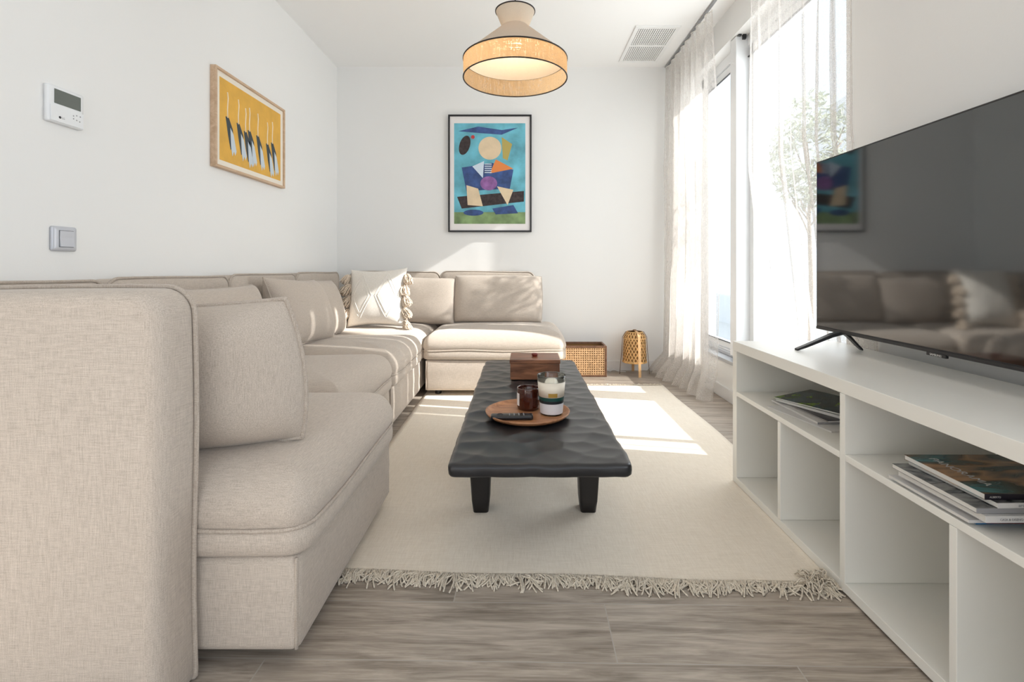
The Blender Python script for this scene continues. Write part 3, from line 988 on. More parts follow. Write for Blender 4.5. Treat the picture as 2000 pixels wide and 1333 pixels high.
# wooden box
wb_ = empty('wooden_box', (0.069, 2.335, zt + 0.002), math.radians(-1), label='square dark walnut wooden box with lid and red knob on the coffee table', cat='box')
MB().box(-0.113, 0.113, -0.09, 0.09, 0, 0.073).build('body', M_walnut, wb_, 0.003)
MB().box(-0.116, 0.116, -0.093, 0.093, 0.0735, 0.092).build('lid', M_walnut, wb_, 0.003)
MB().lathe([(0.012, 0.0922), (0.014, 0.097), (0.016, 0.104), (0.013, 0.1065), (0.001, 0.107)], 20, 0.0, 0.0).build('knob', M_red, wb_)

# ------------------------------------------------------------------ sideboard
SB0, SB1, SZ = 0.88, 1.30, 0.585
YF, PT = 2.035, 0.036
side = empty('sideboard', (1.09, 1.0, 0), label='long low white open shelf unit under the television', cat='shelf unit')
def sb(name, x0, x1, y0, y1, z0, z1):
    return MB().box(x0 - 1.09, x1 - 1.09, y0 - 1.0, y1 - 1.0, z0, z1).build(name, M_lac, side, 0.0012)
yn = -0.02
sb('top_panel', SB0, SB1, yn, YF, SZ - 0.038, SZ)
sb('bottom_panel', SB0, SB1, yn, YF, 0.0078, 0.034)
sb('end_panel', SB0, SB1, YF - PT, YF, 0.0345, SZ - 0.0385)
sb('end_panel', SB0, SB1, yn, yn + PT, 0.0345, SZ - 0.0385)
divs = [1.343, 0.675]
ed = [YF - PT] + [None]
for yv in divs:
    sb('divider', SB0, SB1 - 0.012, yv - 0.011, yv + 0.011, 0.0345, SZ - 0.0385)
bays = [(YF - PT, 1.354), (1.332, 0.686), (0.664, yn + PT)]
for a, b in bays:
    sb('shelf', SB0, SB1 - 0.012, b + 0.0005, a - 0.0005, 0.366, 0.384)
for yv in (1.672, 1.000, 0.34):
    sb('small_divider', SB0, SB1 - 0.012, yv - 0.009, yv + 0.009, 0.0345, 0.3655)
sb('back_panel', SB1 - 0.0115, SB1 - 0.0005, yn + PT, YF - PT - 0.0005, 0.0345, SZ - 0.0385)
for yv in (0.1, 1.95, 1.0):
    for xv in (0.95, 1.24):
        if yv > 1.3: continue
        MB().lathe([(0.015, 0.0), (0.015, 0.0078)], 12, xv - 1.09, yv - 1.0, cap0=True, cap1=True).build('glide_foot', M_black, side)

# ------------------------------------------------------------------ television
TVX = 1.16
tv = empty('television', (TVX + 0.015, 1.37, SZ), label='large black flat screen television on the white sideboard', cat='television')
ty0, ty1 = 1.93 - 1.115, 1.93
z0, z1 = 0.650, 1.303
bx = MB().box(0.0 - 0.012, 0.010, ty0 - 1.37, ty1 - 1.37, z0 - SZ, z1 - SZ)
bx.box(0.010, 0.042, ty0 + 0.12 - 1.37, ty1 - 0.12 - 1.37, z0 + 0.02 - SZ, z0 + 0.36 - SZ)
bx.build('casing', M_black, tv, 0.002)
MB().box(-0.0135, -0.0121, ty0 + 0.006 - 1.37, ty1 - 0.006 - 1.37, z0 + 0.014 - SZ, z1 - 0.006 - SZ).build('screen', M_screen, tv)
MB().box(-0.0145, -0.0125, ty0 + 0.002 - 1.37, ty1 - 0.002 - 1.37, z0 - SZ, z0 + 0.010 - SZ).build('bezel', M_black, tv, 0.0008)
lt = MB().box(-0.017, -0.008, 1.37 - 0.032 - 1.37, 1.37 + 0.032 - 1.37, z0 - 0.008 - SZ, z0 + 0.002 - SZ).build('logo_tab', M_black, tv, 0.001)
# letters read from the room side (facing -X, running towards -Y)
text_obj('lettering', 'SAMSUNG', 0.0085, M_silver, lt, Matrix(((0, 0, -1, -0.0175), (-1, 0, 0, 0.0), (0, 1, 0, z0 - 0.0062 - SZ), (0, 0, 0, 1))), align='CENTER')
for yv in (1.79, 0.955):
    fm = MB()
    for sgn, xe in ((-1, -0.165), (1, 0.075)):
        p0 = Vector((0.0, yv - 1.37, z0 + 0.004 - SZ)); p1 = Vector((xe, yv - 1.37 + 0.01, 0.004))
        pts = [p0, p0.lerp(p1, 0.25) + Vector((0, 0, 0.004)), p0.lerp(p1, 0.8), p1]
        rings = []
        for i_, p in enumerate(pts):
            w_ = [0.014, 0.012, 0.010, 0.010][i_]; t_ = [0.006, 0.0065, 0.005, 0.0038][i_]
            rings.append([(p.x, p.y - w_, p.z - t_), (p.x, p.y + w_, p.z - t_), (p.x, p.y + w_, p.z + t_), (p.x, p.y - w_, p.z + t_)])
        fm.rings(rings, smooth=False)
    fm.build('stand_foot', M_black, tv, 0.0015)

# ------------------------------------------------------------------ magazines
def cover_mat(name, cols, scale=6, rot=0.5, stretch=(1, 3, 1)):
    m, nt, P, out = nt_new(name)
    tc = nt.nodes.new('ShaderNodeTexCoord')
    mp = nt.nodes.new('ShaderNodeMapping'); mp.inputs['Rotation'].default_value = (0, 0, rot); mp.inputs['Scale'].default_value = stretch
    nt.links.new(tc.outputs['Object'], mp.inputs['Vector'])
    n = nt.nodes.new('ShaderNodeTexNoise'); n.inputs['Scale'].default_value = scale; n.inputs['Detail'].default_value = 3; n.inputs['Distortion'].default_value = 0.8
    nt.links.new(mp.outputs[0], n.inputs['Vector'])
    r = nt.nodes.new('ShaderNodeValToRGB')
    e = r.color_ramp.elements
    for i, c in enumerate(cols):
        p = 0.32 + 0.36 * i / (len(cols) - 1)
        if i == 0: e[0].position = p; e[0].color = (*c, 1)
        elif i == len(cols) - 1: e[-1].position = p; e[-1].color = (*c, 1)
        else: e.new(p).color = (*c, 1)
    nt.links.new(n.outputs['Fac'], r.inputs['Fac']); nt.links.new(r.outputs[0], P.inputs['Base Color'])
    P.inputs['Roughness'].default_value = 0.25
    return m


M_cov_sea = cover_mat('magazine_cover_coast', [(0.005, 0.012, 0.012), (0.02, 0.06, 0.06), (0.36, 0.20, 0.10), (0.03, 0.03, 0.02), (0.05, 0.20, 0.22)], 3.2, 0.9)
M_cov_leaf = cover_mat('magazine_cover_garden', [(0.02, 0.06, 0.08), (0.004, 0.008, 0.012), (0.05, 0.13, 0.16), (0.004, 0.008, 0.010), (0.008, 0.02, 0.012), (0.20, 0.36, 0.03), (0.03, 0.09, 0.02)], 9, 0.2)
M_cov_grey = cover_mat('magazine_cover_grey', [(0.05, 0.055, 0.06), (0.22, 0.22, 0.21), (0.03, 0.04, 0.045), (0.35, 0.35, 0.34)], 7, 0.2)
M_cov_blue = mat('magazine_cover_blue', (0.02, 0.16, 0.38), 0.3)
M_cov_white = mat('magazine_cover_white', (0.68, 0.67, 0.66), 0.3)
M_cov_dark = mat('magazine_cover_black', (0.015, 0.012, 0.02), 0.3)
M_cov_red = mat('magazine_cover_wine', (0.10, 0.03, 0.03), 0.3)
M_pages = mat('page_edges', (0.66, 0.64, 0.60), 0.8, bump=(500, 0.3, 0.001))


def magazine(loc, rz, w, d, t, cover, spine, label, group, tilt=0.0):
    e = empty('magazine', loc, rz, label=label, cat='magazine', group=group)
    e.rotation_euler = (tilt, 0, rz)
    MB().box(-w / 2 + 0.001, w / 2 - 0.001, -d / 2 + 0.0006, d / 2 - 0.001, 0.0005, t - 0.0005).build('pages', M_pages, e)
    MB().box(-w / 2, w / 2, -d / 2, d / 2, t - 0.0006, t).box(-w / 2, w / 2, -d / 2, d / 2, 0, 0.0006).build('cover', cover, e)
    MB().box(-w / 2, w / 2, -d / 2 - 0.0006, -d / 2 + 0.0005, 0, t).build('spine', spine, e)
    return e


G2 = 'magazines stacked flat in the near shelf bay'
zz = 0.3845
stack2 = [  # (x centre, y centre, rz, w, d, t, cover, spine, label)
    (1.030, 1.080, 0.05, 0.270, 0.205, 0.005, M_cov_blue, M_cov_blue, 'thin blue magazine showing at the bottom of the near stack'),
    (1.020, 1.070, 0.00, 0.280, 0.210, 0.006, M_cov_white, M_cov_white, 'thin white magazine just above the blue one in the near stack'),
    (1.048, 1.055, -0.02, 0.290, 0.215, 0.008, M_cov_dark, M_cov_red, 'dark magazine with brown spine low in the near stack'),
    (1.030, 1.045, 0.01, 0.290, 0.215, 0.013, M_cov_white, M_cov_white, 'thick white spined magazine with small grey lettering in the near stack'),
    (1.022, 1.052, 0.00, 0.290, 0.215, 0.010, M_cov_grey, M_grey, 'grey covered magazine in the middle of the near stack'),
    (1.055, 1.052, 0.03, 0.285, 0.210, 0.010, M_cov_grey, M_cov_white, 'white spined magazine with grey cover, second from top of near stack'),
    (1.045, 1.055, 0.00, 0.285, 0.200, 0.011, M_cov_sea, M_cov_dark, 'top magazine of the near stack with a coastal photo cover and black spine'),
]
top_m = None
for i, (x, y, rz, w_, d_, t_, cv, sp, lb_) in enumerate(stack2):
    mg = magazine((x, y, zz), rz, w_, d_, t_, cv, sp, lb_, G2)
    if i == 3:
        text_obj('spine_lettering', 'CASA & DISENO', 0.0062, M_grey, mg, Matrix(((1, 0, 0, -0.118), (0, 0, -1, -d_ / 2 - 0.0011), (0, 1, 0, 0.0040), (0, 0, 0, 1))), 0.0002)
    if i == 5:
        text_obj('spine_lettering', 'architect', 0.0095, M_grey, mg, Matrix(((1, 0, 0, -0.102), (0, 0, -1, -d_ / 2 - 0.0011), (0, 1, 0, 0.0022), (0, 0, 0, 1))), 0.0002)
    if i == 6:
        text_obj('spine_lettering', 'ALBERTO', 0.0052, M_silver, mg, Matrix(((1, 0, 0, -0.134), (0, 0, -1, -d_ / 2 - 0.0011), (0, 1, 0, 0.0035), (0, 0, 0, 1))), 0.0002)
        text_obj('cover_title', 'PANORAMA', 0.026, M_silver, mg, Matrix(((0, 1, 0, -0.105), (-1, 0, 0, 0.078), (0, 0, 1, t_ + 0.0002), (0, 0, 0, 1))), 0.0001)
    zz += t_ + 0.0007
G3 = 'magazines stacked flat in the far shelf bay'
zz = 0.3845
for i, (x, y, rz, w_, d_, t_, cv, sp, lb_) in enumerate([
    (1.025, 1.665, 0.22, 0.21, 0.28, 0.004, M_cov_white, M_cov_white, 'pale magazine at the bottom left of the far stack, poking towards the shelf edge'),
    (1.055, 1.710, 0.04, 0.22, 0.27, 0.006, M_cov_white, M_grey, 'grey spined white magazine low in the far stack'),
    (1.075, 1.715, 0.10, 0.21, 0.27, 0.003, M_cov_dark, M_cov_white, 'thin dark magazine folded below the garden one in the far stack'),
    (1.095, 1.730, 0.42, 0.22, 0.27, 0.008, M_cov_white, M_cov_white, 'white magazine directly under the garden magazine'),
    (1.100, 1.740, 0.50, 0.228, 0.28, 0.005, M_cov_leaf, M_cov_white, 'top magazine of the far stack with dark green garden cover'),
]):
    magazine((x, y, zz), rz, w_, d_, t_, cv, sp, lb_, G3)
    zz += t_ + 0.0007
# small glass tumbler behind the far magazines
tag(MB().lathe([(0.001, 0.001), (0.018, 0.0), (0.020, 0.09), (0.018, 0.09), (0.016, 0.006), (0.001, 0.006)], 24).build('glass_vase', M_glassy, None, loc=(1.262, 1.40, 0.3845)),
    'small clear glass vase in the far shelf bay behind the magazines', 'vase')

# ------------------------------------------------------------------ wall items
def wallM(y, z):   # local x -> world -? : picture on left wall facing +X, right-hand direction seen = -Y.. use +Y
    return Matrix(((0, 0, 1, 0), (1, 0, 0, 0), (0, 1, 0, 0), (0, 0, 0, 1)))


# thermostat on left wall; local: x=along +Y, y=up, z=out of the wall
def on_left(name, y, z, label, cat):
    e = empty(name, (XL, y, z), label=label, cat=cat)
    return e, wallM(0, 0)


th_e, WM = on_left('thermostat', 1.683, 1.438, 'white wall thermostat with grey display on the left wall', 'thermostat')
b = MB(); stack(b, 0.066, 0.062, 0.006, [(0.0, 0.0), (0.0, 0.014), (0.002, 0.017), (0.010, 0.018)], per=1, M=WM); b.build('housing', M_plastic, th_e)
MB().box(-0.046, 0.052, 0.002, 0.050, 0.0185, 0.0192, M=WM).build('display', M_lcd, th_e)
b = MB(); b.box(-0.060, 0.062, -0.058, -0.006, 0.0185, 0.0205, M=WM); flap = b.build('flap', M_plastic, th_e, 0.0008)
MB().lathe([(0.0001, 0.0212), (0.0042, 0.0212), (0.0042, 0.0206)], 20, -0.028, -0.042, M=WM).build('emblem', M_dark, flap)
text_obj('lettering', 'LG', 0.009, M_grey, flap, WM @ Matrix.Translation((-0.0215, -0.0452, 0.0208)), 0.0002)
for (x, y) in ((0.022, -0.022), (0.034, -0.018), (0.022, -0.032), (0.034, -0.034), (0.046, -0.036), (0.048, -0.018)):
    MB().lathe([(0.0001, 0.0213), (0.0022, 0.0213), (0.0022, 0.0206)], 10, x, y, M=WM).build('button_mark', M_grey, flap)

sw, WM = on_left('light_switch', 1.685, 0.988, 'silver light switch on the left wall below the thermostat', 'switch')
b = MB(); stack(b, 0.046, 0.042, 0.008, [(0.0, 0.0), (0.0, 0.007), (0.003, 0.010), (0.012, 0.0115), (0.02, 0.0118)], per=1, M=WM); b.build('plate', M_switch, sw)
MB().box(-0.024, 0.030, -0.0285, 0.0285, 0.0105, 0.0122, M=WM).build('key_gap', M_dark, sw)
k_ = MB(); k_.add([(-0.0225, -0.027, 0.0115), (0.0295, -0.027, 0.0115), (0.0295, 0.027, 0.0115), (-0.0225, 0.027, 0.0115),
                   (-0.0225, -0.027, 0.0165), (0.0295, -0.027, 0.0165), (0.0295, 0.027, 0.0145), (-0.0225, 0.027, 0.0145), (-0.0225, 0.004, 0.0135), (0.0295, 0.004, 0.0135)],
                  [(0, 3, 2, 1), (0, 1, 5, 4), (4, 5, 9, 8), (8, 9, 6, 7), (2, 3, 7, 6), (1, 2, 6, 9, 5), (3, 0, 4, 8, 7)], M=WM)
k_.build('rocker', M_switch, sw)


def picture_frame(e, M, w, h, fw, depth, fm, backing=M_paper, lip=0.004):
    b = MB()
    hw_, hh_ = w / 2, h / 2
    b.box(-hw_, hw_, hh_ - fw, hh_, 0, depth, M=M)
    b.box(-hw_, hw_, -hh_, -hh_ + fw, 0, depth, M=M)
    b.box(-hw_, -hw_ + fw, -hh_ + fw, hh_ - fw, 0, depth, M=M)
    b.box(hw_ - fw, hw_, -hh_ + fw, hh_ - fw, 0, depth, M=M)
    b.build('frame', fm, e, 0.001)
    MB().box(-hw_ + fw, hw_ - fw, -hh_ + fw, hh_ - fw, 0.002, depth - 0.010, M=M).build('mount', backing, e)


def poly(pts, z, M):
    return MB().add([(x, y, z) for x, y in pts], [tuple(range(len(pts)))], False, 0, M)


# yellow picture on the left wall
p1, WM = on_left('framed_picture', 2.855, 1.660, 'oak framed yellow print with black and white brush strokes on the left wall', 'picture')
picture_frame(p1, WM, 0.735, 0.515, 0.014, 0.030, M_oak, mat('cream_mount', (0.82, 0.76, 0.66), 0.7))
M_ochre = mat('ochre_print', (0.72, 0.40, 0.06), 0.6, var=0.08, varscale=14)
M_shell = mat('pale_stroke', (0.85, 0.72, 0.52), 0.6)
M_ink = mat('ink_stroke', (0.035, 0.05, 0.06), 0.6)
M_pale = mat('pale_blue_stroke', (0.55, 0.62, 0.68), 0.6)
MB().box(-0.322, 0.322, -0.215, 0.215, 0.0201, 0.0206, M=WM).build('print', M_ochre, p1)
for (x, yt) in ((-0.255, 0.155), (-0.155, 0.15), (-0.085, 0.125), (-0.045, 0.14), (0.045, 0.135), (0.155, 0.115), (0.215, 0.135)):
    yb = yt - 0.135
    MB().tube([(x, yt, 0.0206), (x + 0.006, yt - 0.03, 0.0206), (x, yt - 0.09, 0.0206), (x + 0.002, yb, 0.0206)], 0.0042, 6, M=WM).build('pale_stroke', M_shell, p1)
    poly([(x - 0.016, yb + 0.004), (x + 0.014, yb + 0.004), (x + 0.050, yb - 0.05), (x + 0.062, yb - 0.12), (x + 0.030, yb - 0.165), (x + 0.006, yb - 0.09)], 0.0209, WM).build('ink_stroke', M_ink, p1)
    poly([(x + 0.026, yb - 0.045), (x + 0.056, yb - 0.075), (x + 0.084, yb - 0.16), (x + 0.072, yb - 0.185), (x + 0.060, yb - 0.165), (x + 0.046, yb - 0.195), (x + 0.034, yb - 0.15)], 0.0213, WM).build('grey_stroke', M_pale, p1)

# colourful picture on the back wall; local x = world x, y = up, z = towards the camera (-Y)
p2 = empty('framed_picture', (-0.258, YB, 1.685), label='black framed abstract print of blue, cream and orange shapes on the back wall', cat='picture')
BM = Matrix(((1, 0, 0, 0), (0, 0, -1, 0), (0, 1, 0, 0), (0, 0, 0, 1)))
picture_frame(p2, BM, 0.710, 1.0, 0.014, 0.030, M_bframe)
M_teal = mat('teal_print', (0.13, 0.42, 0.52), 0.6, var=0.35, varscale=7)
M_grass = mat('green_print', (0.20, 0.30, 0.13), 0.6, var=0.4, varscale=9)
M_navy = mat('navy_print', (0.035, 0.075, 0.22), 0.6, var=0.4, varscale=16)
M_flesh = mat('cream_print', (0.72, 0.57, 0.38), 0.6, var=0.08, varscale=12)
M_orange = mat('orange_print', (0.75, 0.24, 0.06), 0.6)
M_purple = mat('purple_print', (0.28, 0.12, 0.34), 0.6, var=0.4, varscale=16)
M_brown = mat('brown_print', (0.035, 0.022, 0.022), 0.6, var=0.6, varscale=40)
M_yell = mat('yellow_print', (0.45, 0.36, 0.10), 0.6)
M_pblue = mat('pale_blue_print', (0.60, 0.70, 0.80), 0.6)
MB().box(-0.305, 0.302, -0.330, 0.428, 0.0201, 0.0206, M=BM).build('print', M_teal, p2)
MB().box(-0.305, 0.302, -0.430, -0.330, 0.0201, 0.0206, M=BM).build('print_ground', M_grass, p2)


def ell(cx_, cy_, a, b_, n=28, r=0.0):
    return [(cx_ + a * cos(t) * cos(r) - b_ * sin(t) * sin(r), cy_ + a * cos(t) * sin(r) + b_ * sin(t) * cos(r)) for t in [2 * pi * k / n for k in range(n)]]


art = [('blue_shape', M_navy, [(-0.27, 0.36), (-0.10, 0.40), (0.10, 0.37), (0.24, 0.39), (0.10, 0.33), (-0.10, 0.345)]),
       ('cream_shape', M_flesh, ell(0.0, 0.215, 0.098, 0.098)),
       ('yellow_shape', M_yell, [(0.10, 0.31), (0.19, 0.25), (0.15, 0.11), (0.11, 0.13)]),
       ('dark_shape', M_brown, ell(-0.215, 0.24, 0.045, 0.085, r=-0.3)),
       ('blue_shape', M_navy, [(-0.24, 0.05), (0.02, 0.09), (0.20, 0.03), (0.17, -0.13), (-0.20, -0.15)]),
       ('pale_shape', M_pblue, [(-0.15, 0.06), (-0.05, 0.105), (-0.06, -0.04)]),
       ('orange_shape', M_orange, [(0.0, 0.0), (0.05, 0.12), (0.20, 0.04)]),
       ('purple_shape', M_purple, ell(-0.01, -0.085, 0.072, 0.060)),
       ('brown_shape', M_brown, [(-0.28, -0.20), (-0.24, -0.30), (0.29, -0.24), (0.29, -0.15)]),
       ('cream_shape', M_flesh, [(-0.20, -0.10), (-0.10, -0.13), (-0.06, -0.28), (-0.19, -0.27)]),
       ('cream_shape', M_flesh, [(0.06, -0.11), (0.20, -0.14), (0.15, -0.27)]),
       ('blue_shape', M_navy, ell(-0.14, -0.335, 0.085, 0.026)),
       ('blue_shape', M_navy, [(0.02, -0.30), (0.20, -0.27), (0.24, -0.34), (0.05, -0.35)]),
       ('red_shape', mat('red_print', (0.50, 0.04, 0.04), 0.6), ell(-0.145, 0.31, 0.016, 0.016))]
for i, (nm, mm, pts) in enumerate(art):
    poly(pts, 0.0209 + 0.00015 * i, BM).build(nm, mm, p2)
st = MB()
for i in range(5):
    st.box(-0.045, 0.015, 0.075 - 0.018 * i, 0.083 - 0.018 * i, 0.0234, 0.0238, M=BM)
st.build('striped_shape', M_pblue, p2)

# ------------------------------------------------------------------ pendant lamp
LX, LY = -0.024, 2.37
lamp = empty('pendant_lamp', (LX, LY, 1.798), label='hourglass pendant lamp of cream cotton with lit burlap drum hanging from ceiling', cat='lamp')
zl = 1.798
def ring(r, z, rr=0.0042): return [(r * cos(2 * pi * k / 64), r * sin(2 * pi * k / 64), z) for k in range(64)]
MB().lathe([(0.063, 2.047 - zl), (0.094, 2.123 - zl)], 64).build('upper_shade', M_shade, lamp)
MB().lathe([(0.248, 1.887 - zl), (0.063, 2.047 - zl)], 64).build('lower_shade', M_shade, lamp)
MB().lathe([(0.245, 1.883 - zl), (0.061, 2.043 - zl)], 64).build('lining', M_lining, lamp)
MB().lathe([(0.249, 0.0), (0.249, 1.887 - zl)], 64).build('drum', M_drum, lamp)
t_ = MB(); t_.tube(ring(0.249, 0.0), 0.0032, 6, closed=True); t_.tube(ring(0.249, 0.089), 0.0032, 6, closed=True); t_.tube(ring(0.094, 2.123 - zl), 0.0032, 6, closed=True)
t_.build('black_trim', M_trim, lamp)
MB().tube(ring(0.0635, 2.047 - zl), 0.0015, 6, closed=True).build('neck_ring', M_shade, lamp)
fr_ = MB()
for k in range(3):
    a = 2 * pi * k / 3 + 0.4
    fr_.tube([(0, 0, 0.272), (0.061 * cos(a), 0.061 * sin(a), 0.252)], 0.0018, 5)
fr_.build('spider_frame', M_steel, lamp)
MB().lathe([(0.001, 0.30), (0.02, 0.295), (0.022, 0.235), (0.001, 0.235)], 20).build('lamp_holder', M_plastic, lamp)
MB().lathe([(0.014, 0.234), (0.016, 0.215), (0.030, 0.18), (0.032, 0.165), (0.026, 0.148), (0.012, 0.138), (0.001, 0.136)], 24).build('bulb', M_bulb, lamp)
MB().tube([(0, 0, 0.30), (0, 0, H - zl - 0.02)], 0.0028, 6).build('cord', M_dark, lamp)
MB().lathe([(0.001, H - zl - 0.03), (0.045, H - zl - 0.025), (0.05, H - zl)], 32, cap0=False).build('ceiling_rose', M_plastic, lamp)
bl_ = add_light('lamp_light', 'POINT', (LX, LY, 1.90), (0, 0, -1), 1.75, (1.0, 0.75, 0.50), shadow_soft_size=0.025)

# ------------------------------------------------------------------ ceiling vent
vt = empty('ceiling_vent', (0.98, 3.785, H), label='white double grille air vent in the ceiling beside the curtain rail', cat='vent')
vx, vy = 0.16, 0.305
f_ = MB()
f_.box(-vx, vx, -vy, -vy + 0.028, -0.010, 0).box(-vx, vx, vy - 0.028, vy, -0.010, 0).box(-vx, -vx + 0.028, -vy + 0.028, vy - 0.028, -0.010, 0).box(vx - 0.028, vx, -vy + 0.028, vy - 0.028, -0.010, 0)
f_.box(-vx + 0.028, vx - 0.028, -0.010, 0.010, -0.010, 0)
f_.build('frame', M_vent, vt, 0.001)
MB().box(-vx + 0.02, vx - 0.02, -vy + 0.02, vy - 0.02, -0.002, -0.0005).build('dark_backing', M_ventd, vt)
for (a, b_) in ((-vy + 0.028, -0.010), (0.010, vy - 0.028)):
    fl = MB()
    n_ = 17
    for i in range(n_):
        x = -vx + 0.030 + (2 * vx - 0.060) * (i + 0.5) / n_
        fl.box(x - 0.0042, x + 0.0042, a, b_, -0.008, -0.004)
    for j in range(9):
        yv = a + (b_ - a) * (j + 0.5) / 9
        fl.box(-vx + 0.028, vx - 0.028, yv - 0.004, yv + 0.004, -0.004, -0.003)
    fl.build('grille', M_vent, vt)

# ------------------------------------------------------------------ curtains
RAILX = 1.245
rail = empty('curtain_rail', (RAILX, 2.9, H), label='slim grey curtain track fixed to the ceiling by the window', cat='curtain rail')
MB().box(-0.010, 0.010, -1.3, 1.30, -0.012, -0.0005).build('track', M_steel, rail, 0.002)
for k in range(60):
    if 1.9 + k * 0.042 > 2.66 and 1.9 + k * 0.042 < 3.2: continue
    yv = 1.9 + k * 0.0375 - 2.9 if k < 20 else 3.22 + (k - 20) * 0.0235 - 2.9
    if yv > 1.27: continue
    MB().tube([(0, yv, -0.012), (0.004, yv, -0.020), (0, yv + 0.003, -0.028)], 0.0018, 5).build('hook', M_grey, rail)


def curtain(y0, y1, folds, label, seed, bottom_x, pud=None, spread=None, amp0=0.030, zbot=0.0):
    e = empty('curtain', (RAILX, (y0 + y1) / 2, 0), label=label, cat='curtain', group='sheer linen curtains at the window')
    R = random.Random(seed)
    ns, nz = folds * 14, 70
    ph = [R.uniform(-0.8, 0.8) for _ in range(folds + 2)]
    am = [R.uniform(0.6, 1.25) for _ in range(folds + 2)]
    vv = []
    cy = (y0 + y1) / 2
    for j in range(nz + 1):
        t = j / nz                 # 0 top, 1 bottom
        for i in range(ns + 1):
            s = i / ns
            f = s * folds
            k = int(min(f, folds - 1)); lf = f - k
            a_ = am[k] * (1 - lf) + am[k + 1] * lf
            p_ = ph[k] * (1 - lf) + ph[k + 1] * lf
            wv = sin(2 * pi * f + p_ * (0.3 + t))
            wv = math.copysign(abs(wv) ** 0.75, wv)
            amp = amp0 * a_ * (0.5 + 0.6 * min(1, t * 3)) * (1 + 0.25 * sin(3 * t + k))
            z = (H - 0.028) * (1 - t) + zbot * t
            yw = y0 + (y1 - y0) * s
            yw += 0.010 * sin(4 * pi * f + p_) * min(1, 4 * t) + 0.012 * sin(2 * pi * f * 0.5 + 5 * t + seed)
            if spread: yw = cy + (yw - cy) * (1 + spread(t)) 
            x = amp * wv + bottom_x(t, s) + 0.004 * mnoise.noise(Vector((f, t * 6, seed)))
            if t < 0.02: z += 0.006 * sin(2 * pi * f)
            if pud:
                dx, dy, dz = pud(t, s, wv)
                x += dx; yw += dy; z += dz
            vv.append((x, yw - cy, max(z, 0.004)))
    ff = [(j * (ns + 1) + i, j * (ns + 1) + i + 1, (j + 1) * (ns + 1) + i + 1, (j + 1) * (ns + 1) + i) for j in range(nz) for i in range(ns)]
    o = MB().add(vv, ff, True).build('cloth', M_sheer, e)
    # gathered heading tape
    tp_ = MB()
    top_row = vv[:ns + 1]
    tp_.tube([(p[0], p[1], p[2] - 0.004) for p in top_row[::2]], 0.003, 4)
    tp_.build('heading_tape', M_cream, e)
    return e


def pud1(t, s, wv):
    # the last part of the cloth lies on the floor towards the room and rolls over
    if t < 0.93: return (-0.02 * t * t * s, 0, 0)
    q = (t - 0.93) / 0.07
    dx = -0.02 * t * t * s - (0.05 + 0.08 * s) * q ** 1.3
    dy = -0.06 * q * q * (1 - s)
    return (dx, dy, max(0, 0.020 + 0.016 * sin(q * pi) - 0.26 * (1 - q) * 0 ) * q + 0.05 * q * (1 - q))


curtain(3.20, 4.15, 8, 'sheer cream curtain left of the window, hem pooling on the floor by the lantern', 2, lambda t, s: 0.012 * sin(3 * t), pud1, lambda t: 0.0, 0.040)
curtain(1.86, 2.66, 8, 'sheer cream curtain right of the window, falling behind the sideboard', 5,
        lambda t, s: 0.095 * min(1, max(0, (t - 0.45) / 0.33)), None, None, 0.024, 0.03)

# ------------------------------------------------------------------ cane box
cb_ = empty('storage_box', (0.50, 4.075, 0), label='open brown wooden box with cane webbing sides on the floor by the back wall', cat='box')
w2, d2, h2, e2 = 0.198, 0.115, 0.25, 0.016
fb = MB()
for (x0, x1, y0, y1) in ((-w2, w2, -d2, -d2 + e2), (-w2, w2, d2 - e2, d2)):
    fb.box(x0, x1, y0, y1, h2 - e2, h2); fb.box(x0, x1, y0, y1, 0.001, e2)
    fb.box(x0, x0 + e2, y0, y1, e2, h2 - e2); fb.box(x1 - e2, x1, y0, y1, e2, h2 - e2)
for x0, x1 in ((-w2, -w2 + e2), (w2 - e2, w2)):
    fb.box(x0, x1, -d2 + e2, d2 - e2, h2 - e2, h2); fb.box(x0, x1, -d2 + e2, d2 - e2, 0.001, e2)
fb.build('wood_frame', M_bwood, cb_, 0.0015)
MB().box(-w2 + 0.004, w2 - 0.004, -d2 + 0.010, -d2 + 0.013, 0.01, h2 - 0.01).box(-w2 + 0.004, w2 - 0.004, d2 - 0.013, d2 - 0.010, 0.01, h2 - 0.01).box(w2 - 0.013, w2 - 0.010, -d2 + 0.01, d2 - 0.01, 0.01, h2 - 0.01).box(-w2 + 0.010, -w2 + 0.013, -d2 + 0.01, d2 - 0.01, 0.01, h2 - 0.01).box(-w2 + 0.01, w2 - 0.01, -d2 + 0.01, d2 - 0.01, 0.004, 0.008).build('inner_panel', M_bamboo_in, cb_)
for (yv, xa, xb, ax) in ((-d2 + 0.005, -w2 + e2, w2 - e2, 'x'), (w2 - 0.005, -d2 + e2, d2 - e2, 'y')):
    cw = MB()
    st_ = 0.0175
    n_ = int((xb - xa) / st_)
    for i in range(n_ + 1):
        p = xa + (xb - xa) * i / n_
        if ax == 'x': cw.box(p - 0.0044, p + 0.0044, yv - 0.0012, yv + 0.0012, e2, h2 - e2)
        else: cw.box(yv - 0.0012, yv + 0.0012, p - 0.0044, p + 0.0044, e2, h2 - e2)
    nz_ = int((h2 - 2 * e2) / st_)
    for i in range(nz_ + 1):
        z = e2 + (h2 - 2 * e2) * i / nz_
        if ax == 'x': cw.box(xa, xb, yv - 0.0020, yv + 0.0006, z - 0.0043, z + 0.0043)
        else: cw.box(yv - 0.0006, yv + 0.0020, xa, xb, z - 0.0043, z + 0.0043)
    cw.build('cane_webbing', M_cane, cb_)

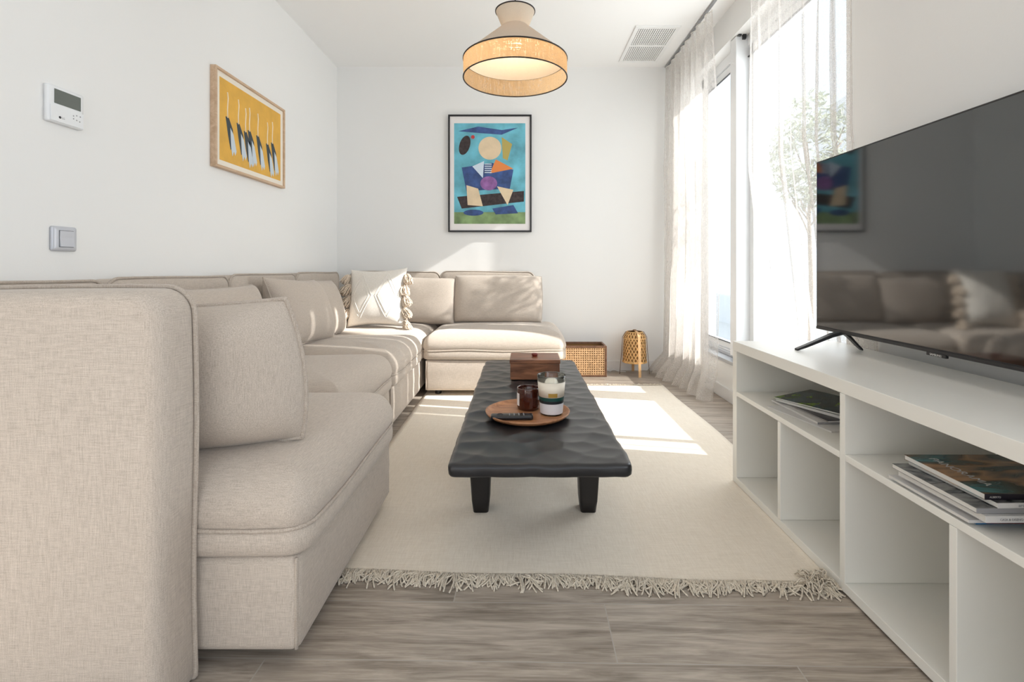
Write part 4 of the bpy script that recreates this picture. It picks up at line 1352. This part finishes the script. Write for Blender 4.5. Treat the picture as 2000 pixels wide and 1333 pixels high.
# ------------------------------------------------------------------ bamboo lantern lamp
ln = empty('bamboo_lamp', (0.945, 4.06, 0), label='small woven bamboo floor lamp standing by the curtain at the back wall', cat='lamp')
def lr(z):   # body radius from z in 0.105..0.355
    t = (z - 0.105) / 0.25
    return 0.098 * (1 - 0.10 * t) if t < 0.80 else 0.098 * (1 - 0.10 * t) * sqrt(max(0.0, 1 - ((t - 0.80) / 0.205) ** 2 * 0.55))
MB().lathe([(lr(0.105 + 0.25 * k / 20) - 0.004, 0.105 + 0.25 * k / 20) for k in range(21)], 32).build('inner_shade', M_bamboo_in, ln)
wv_ = MB()
NS = 22
for k in range(NS):
    for sgn in (-1, 1):
        a0 = 2 * pi * k / NS
        L_, R_ = [], []
        for q in range(21):
            z = 0.105 + 0.25 * q / 20
            a = a0 + sgn * 1.5 * q / 20
            r = lr(z) + 0.0014 * sgn
            for lst, da in ((L_, -0.045), (R_, 0.045)):
                lst.append((r * cos(a + da), r * sin(a + da), z))
        rings = [[L_[q], R_[q]] for q in range(21)]
        wv_.rings(rings, closed_u=False, cap0=False, cap1=False, smooth=False)
wv_.build('woven_shade', M_bamboo, ln)
rm_ = MB()
for z, r in ((0.105, lr(0.105)), (0.112, lr(0.112)), (0.353, lr(0.353)), (0.30, lr(0.30))):
    rm_.tube([(r * cos(2 * pi * k / 40), r * sin(2 * pi * k / 40), z) for k in range(40)], 0.0035, 6, closed=True)
rm_.build('rim', M_bamboo, ln)
for sg, ang in ((-1, -0.12), (1, pi - 0.12)):
    # broad bamboo strip legs front and back
    ps = [(0.02, 0.362), (0.07, 0.357), (0.102, 0.325), (0.112, 0.22), (0.116, 0.10), (0.122, 0.001)]
    rings = []
    for (r, z) in ps:
        dr = Vector((cos(-pi / 2 - ang if sg < 0 else pi / 2 - 0.12), sin(-pi / 2 - ang if sg < 0 else pi / 2 - 0.12), 0))
        tn = Vector((-dr.y, dr.x, 0))
        c = dr * r + Vector((0, 0, z))
        rings.append([tuple(c + tn * 0.011 - dr * 0.002), tuple(c - tn * 0.011 - dr * 0.002), tuple(c - tn * 0.011 + dr * 0.002), tuple(c + tn * 0.011 + dr * 0.002)])
    MB().rings(rings, smooth=False).build('leg', M_bamboo_l, ln, 0.001)
for sg in (-1, 1):
    MB().tube([(sg * 0.02, 0.0, 0.362), (sg * 0.075, 0, 0.352), (sg * 0.100, 0, 0.31), (sg * 0.108, 0, 0.18), (sg * 0.124, 0, 0.002)], 0.0022, 6).build('wire_leg', M_wire, ln)
MB().lathe([(0.001, 0.372), (0.014, 0.370), (0.018, 0.360), (0.001, 0.356)], 14).build('top_knot', M_wire, ln)

# power lead with a small plug on the floor by the lantern
pc = empty('power_cable', (0.76, 4.17, 0), label='thin white power cable with plug on the floor between cane box and bamboo lamp', cat='cable')
MB().tube([(-0.03, -0.005, 0.012), (0.0, -0.02, 0.006), (0.03, 0.0, 0.020), (0.06, -0.015, 0.008), (0.09, -0.02, 0.004), (0.13, -0.03, 0.004)], 0.0035, 6).build('lead', M_plastic, pc)
b = MB(); stack(b, 0.018, 0.011, 0.004, [(0.002, 0.001), (0, 0.004), (0, 0.028), (0.003, 0.032)], per=1, M=Matrix.Translation((-0.03, 0.0, 0))); b.build('plug', M_plastic, pc)
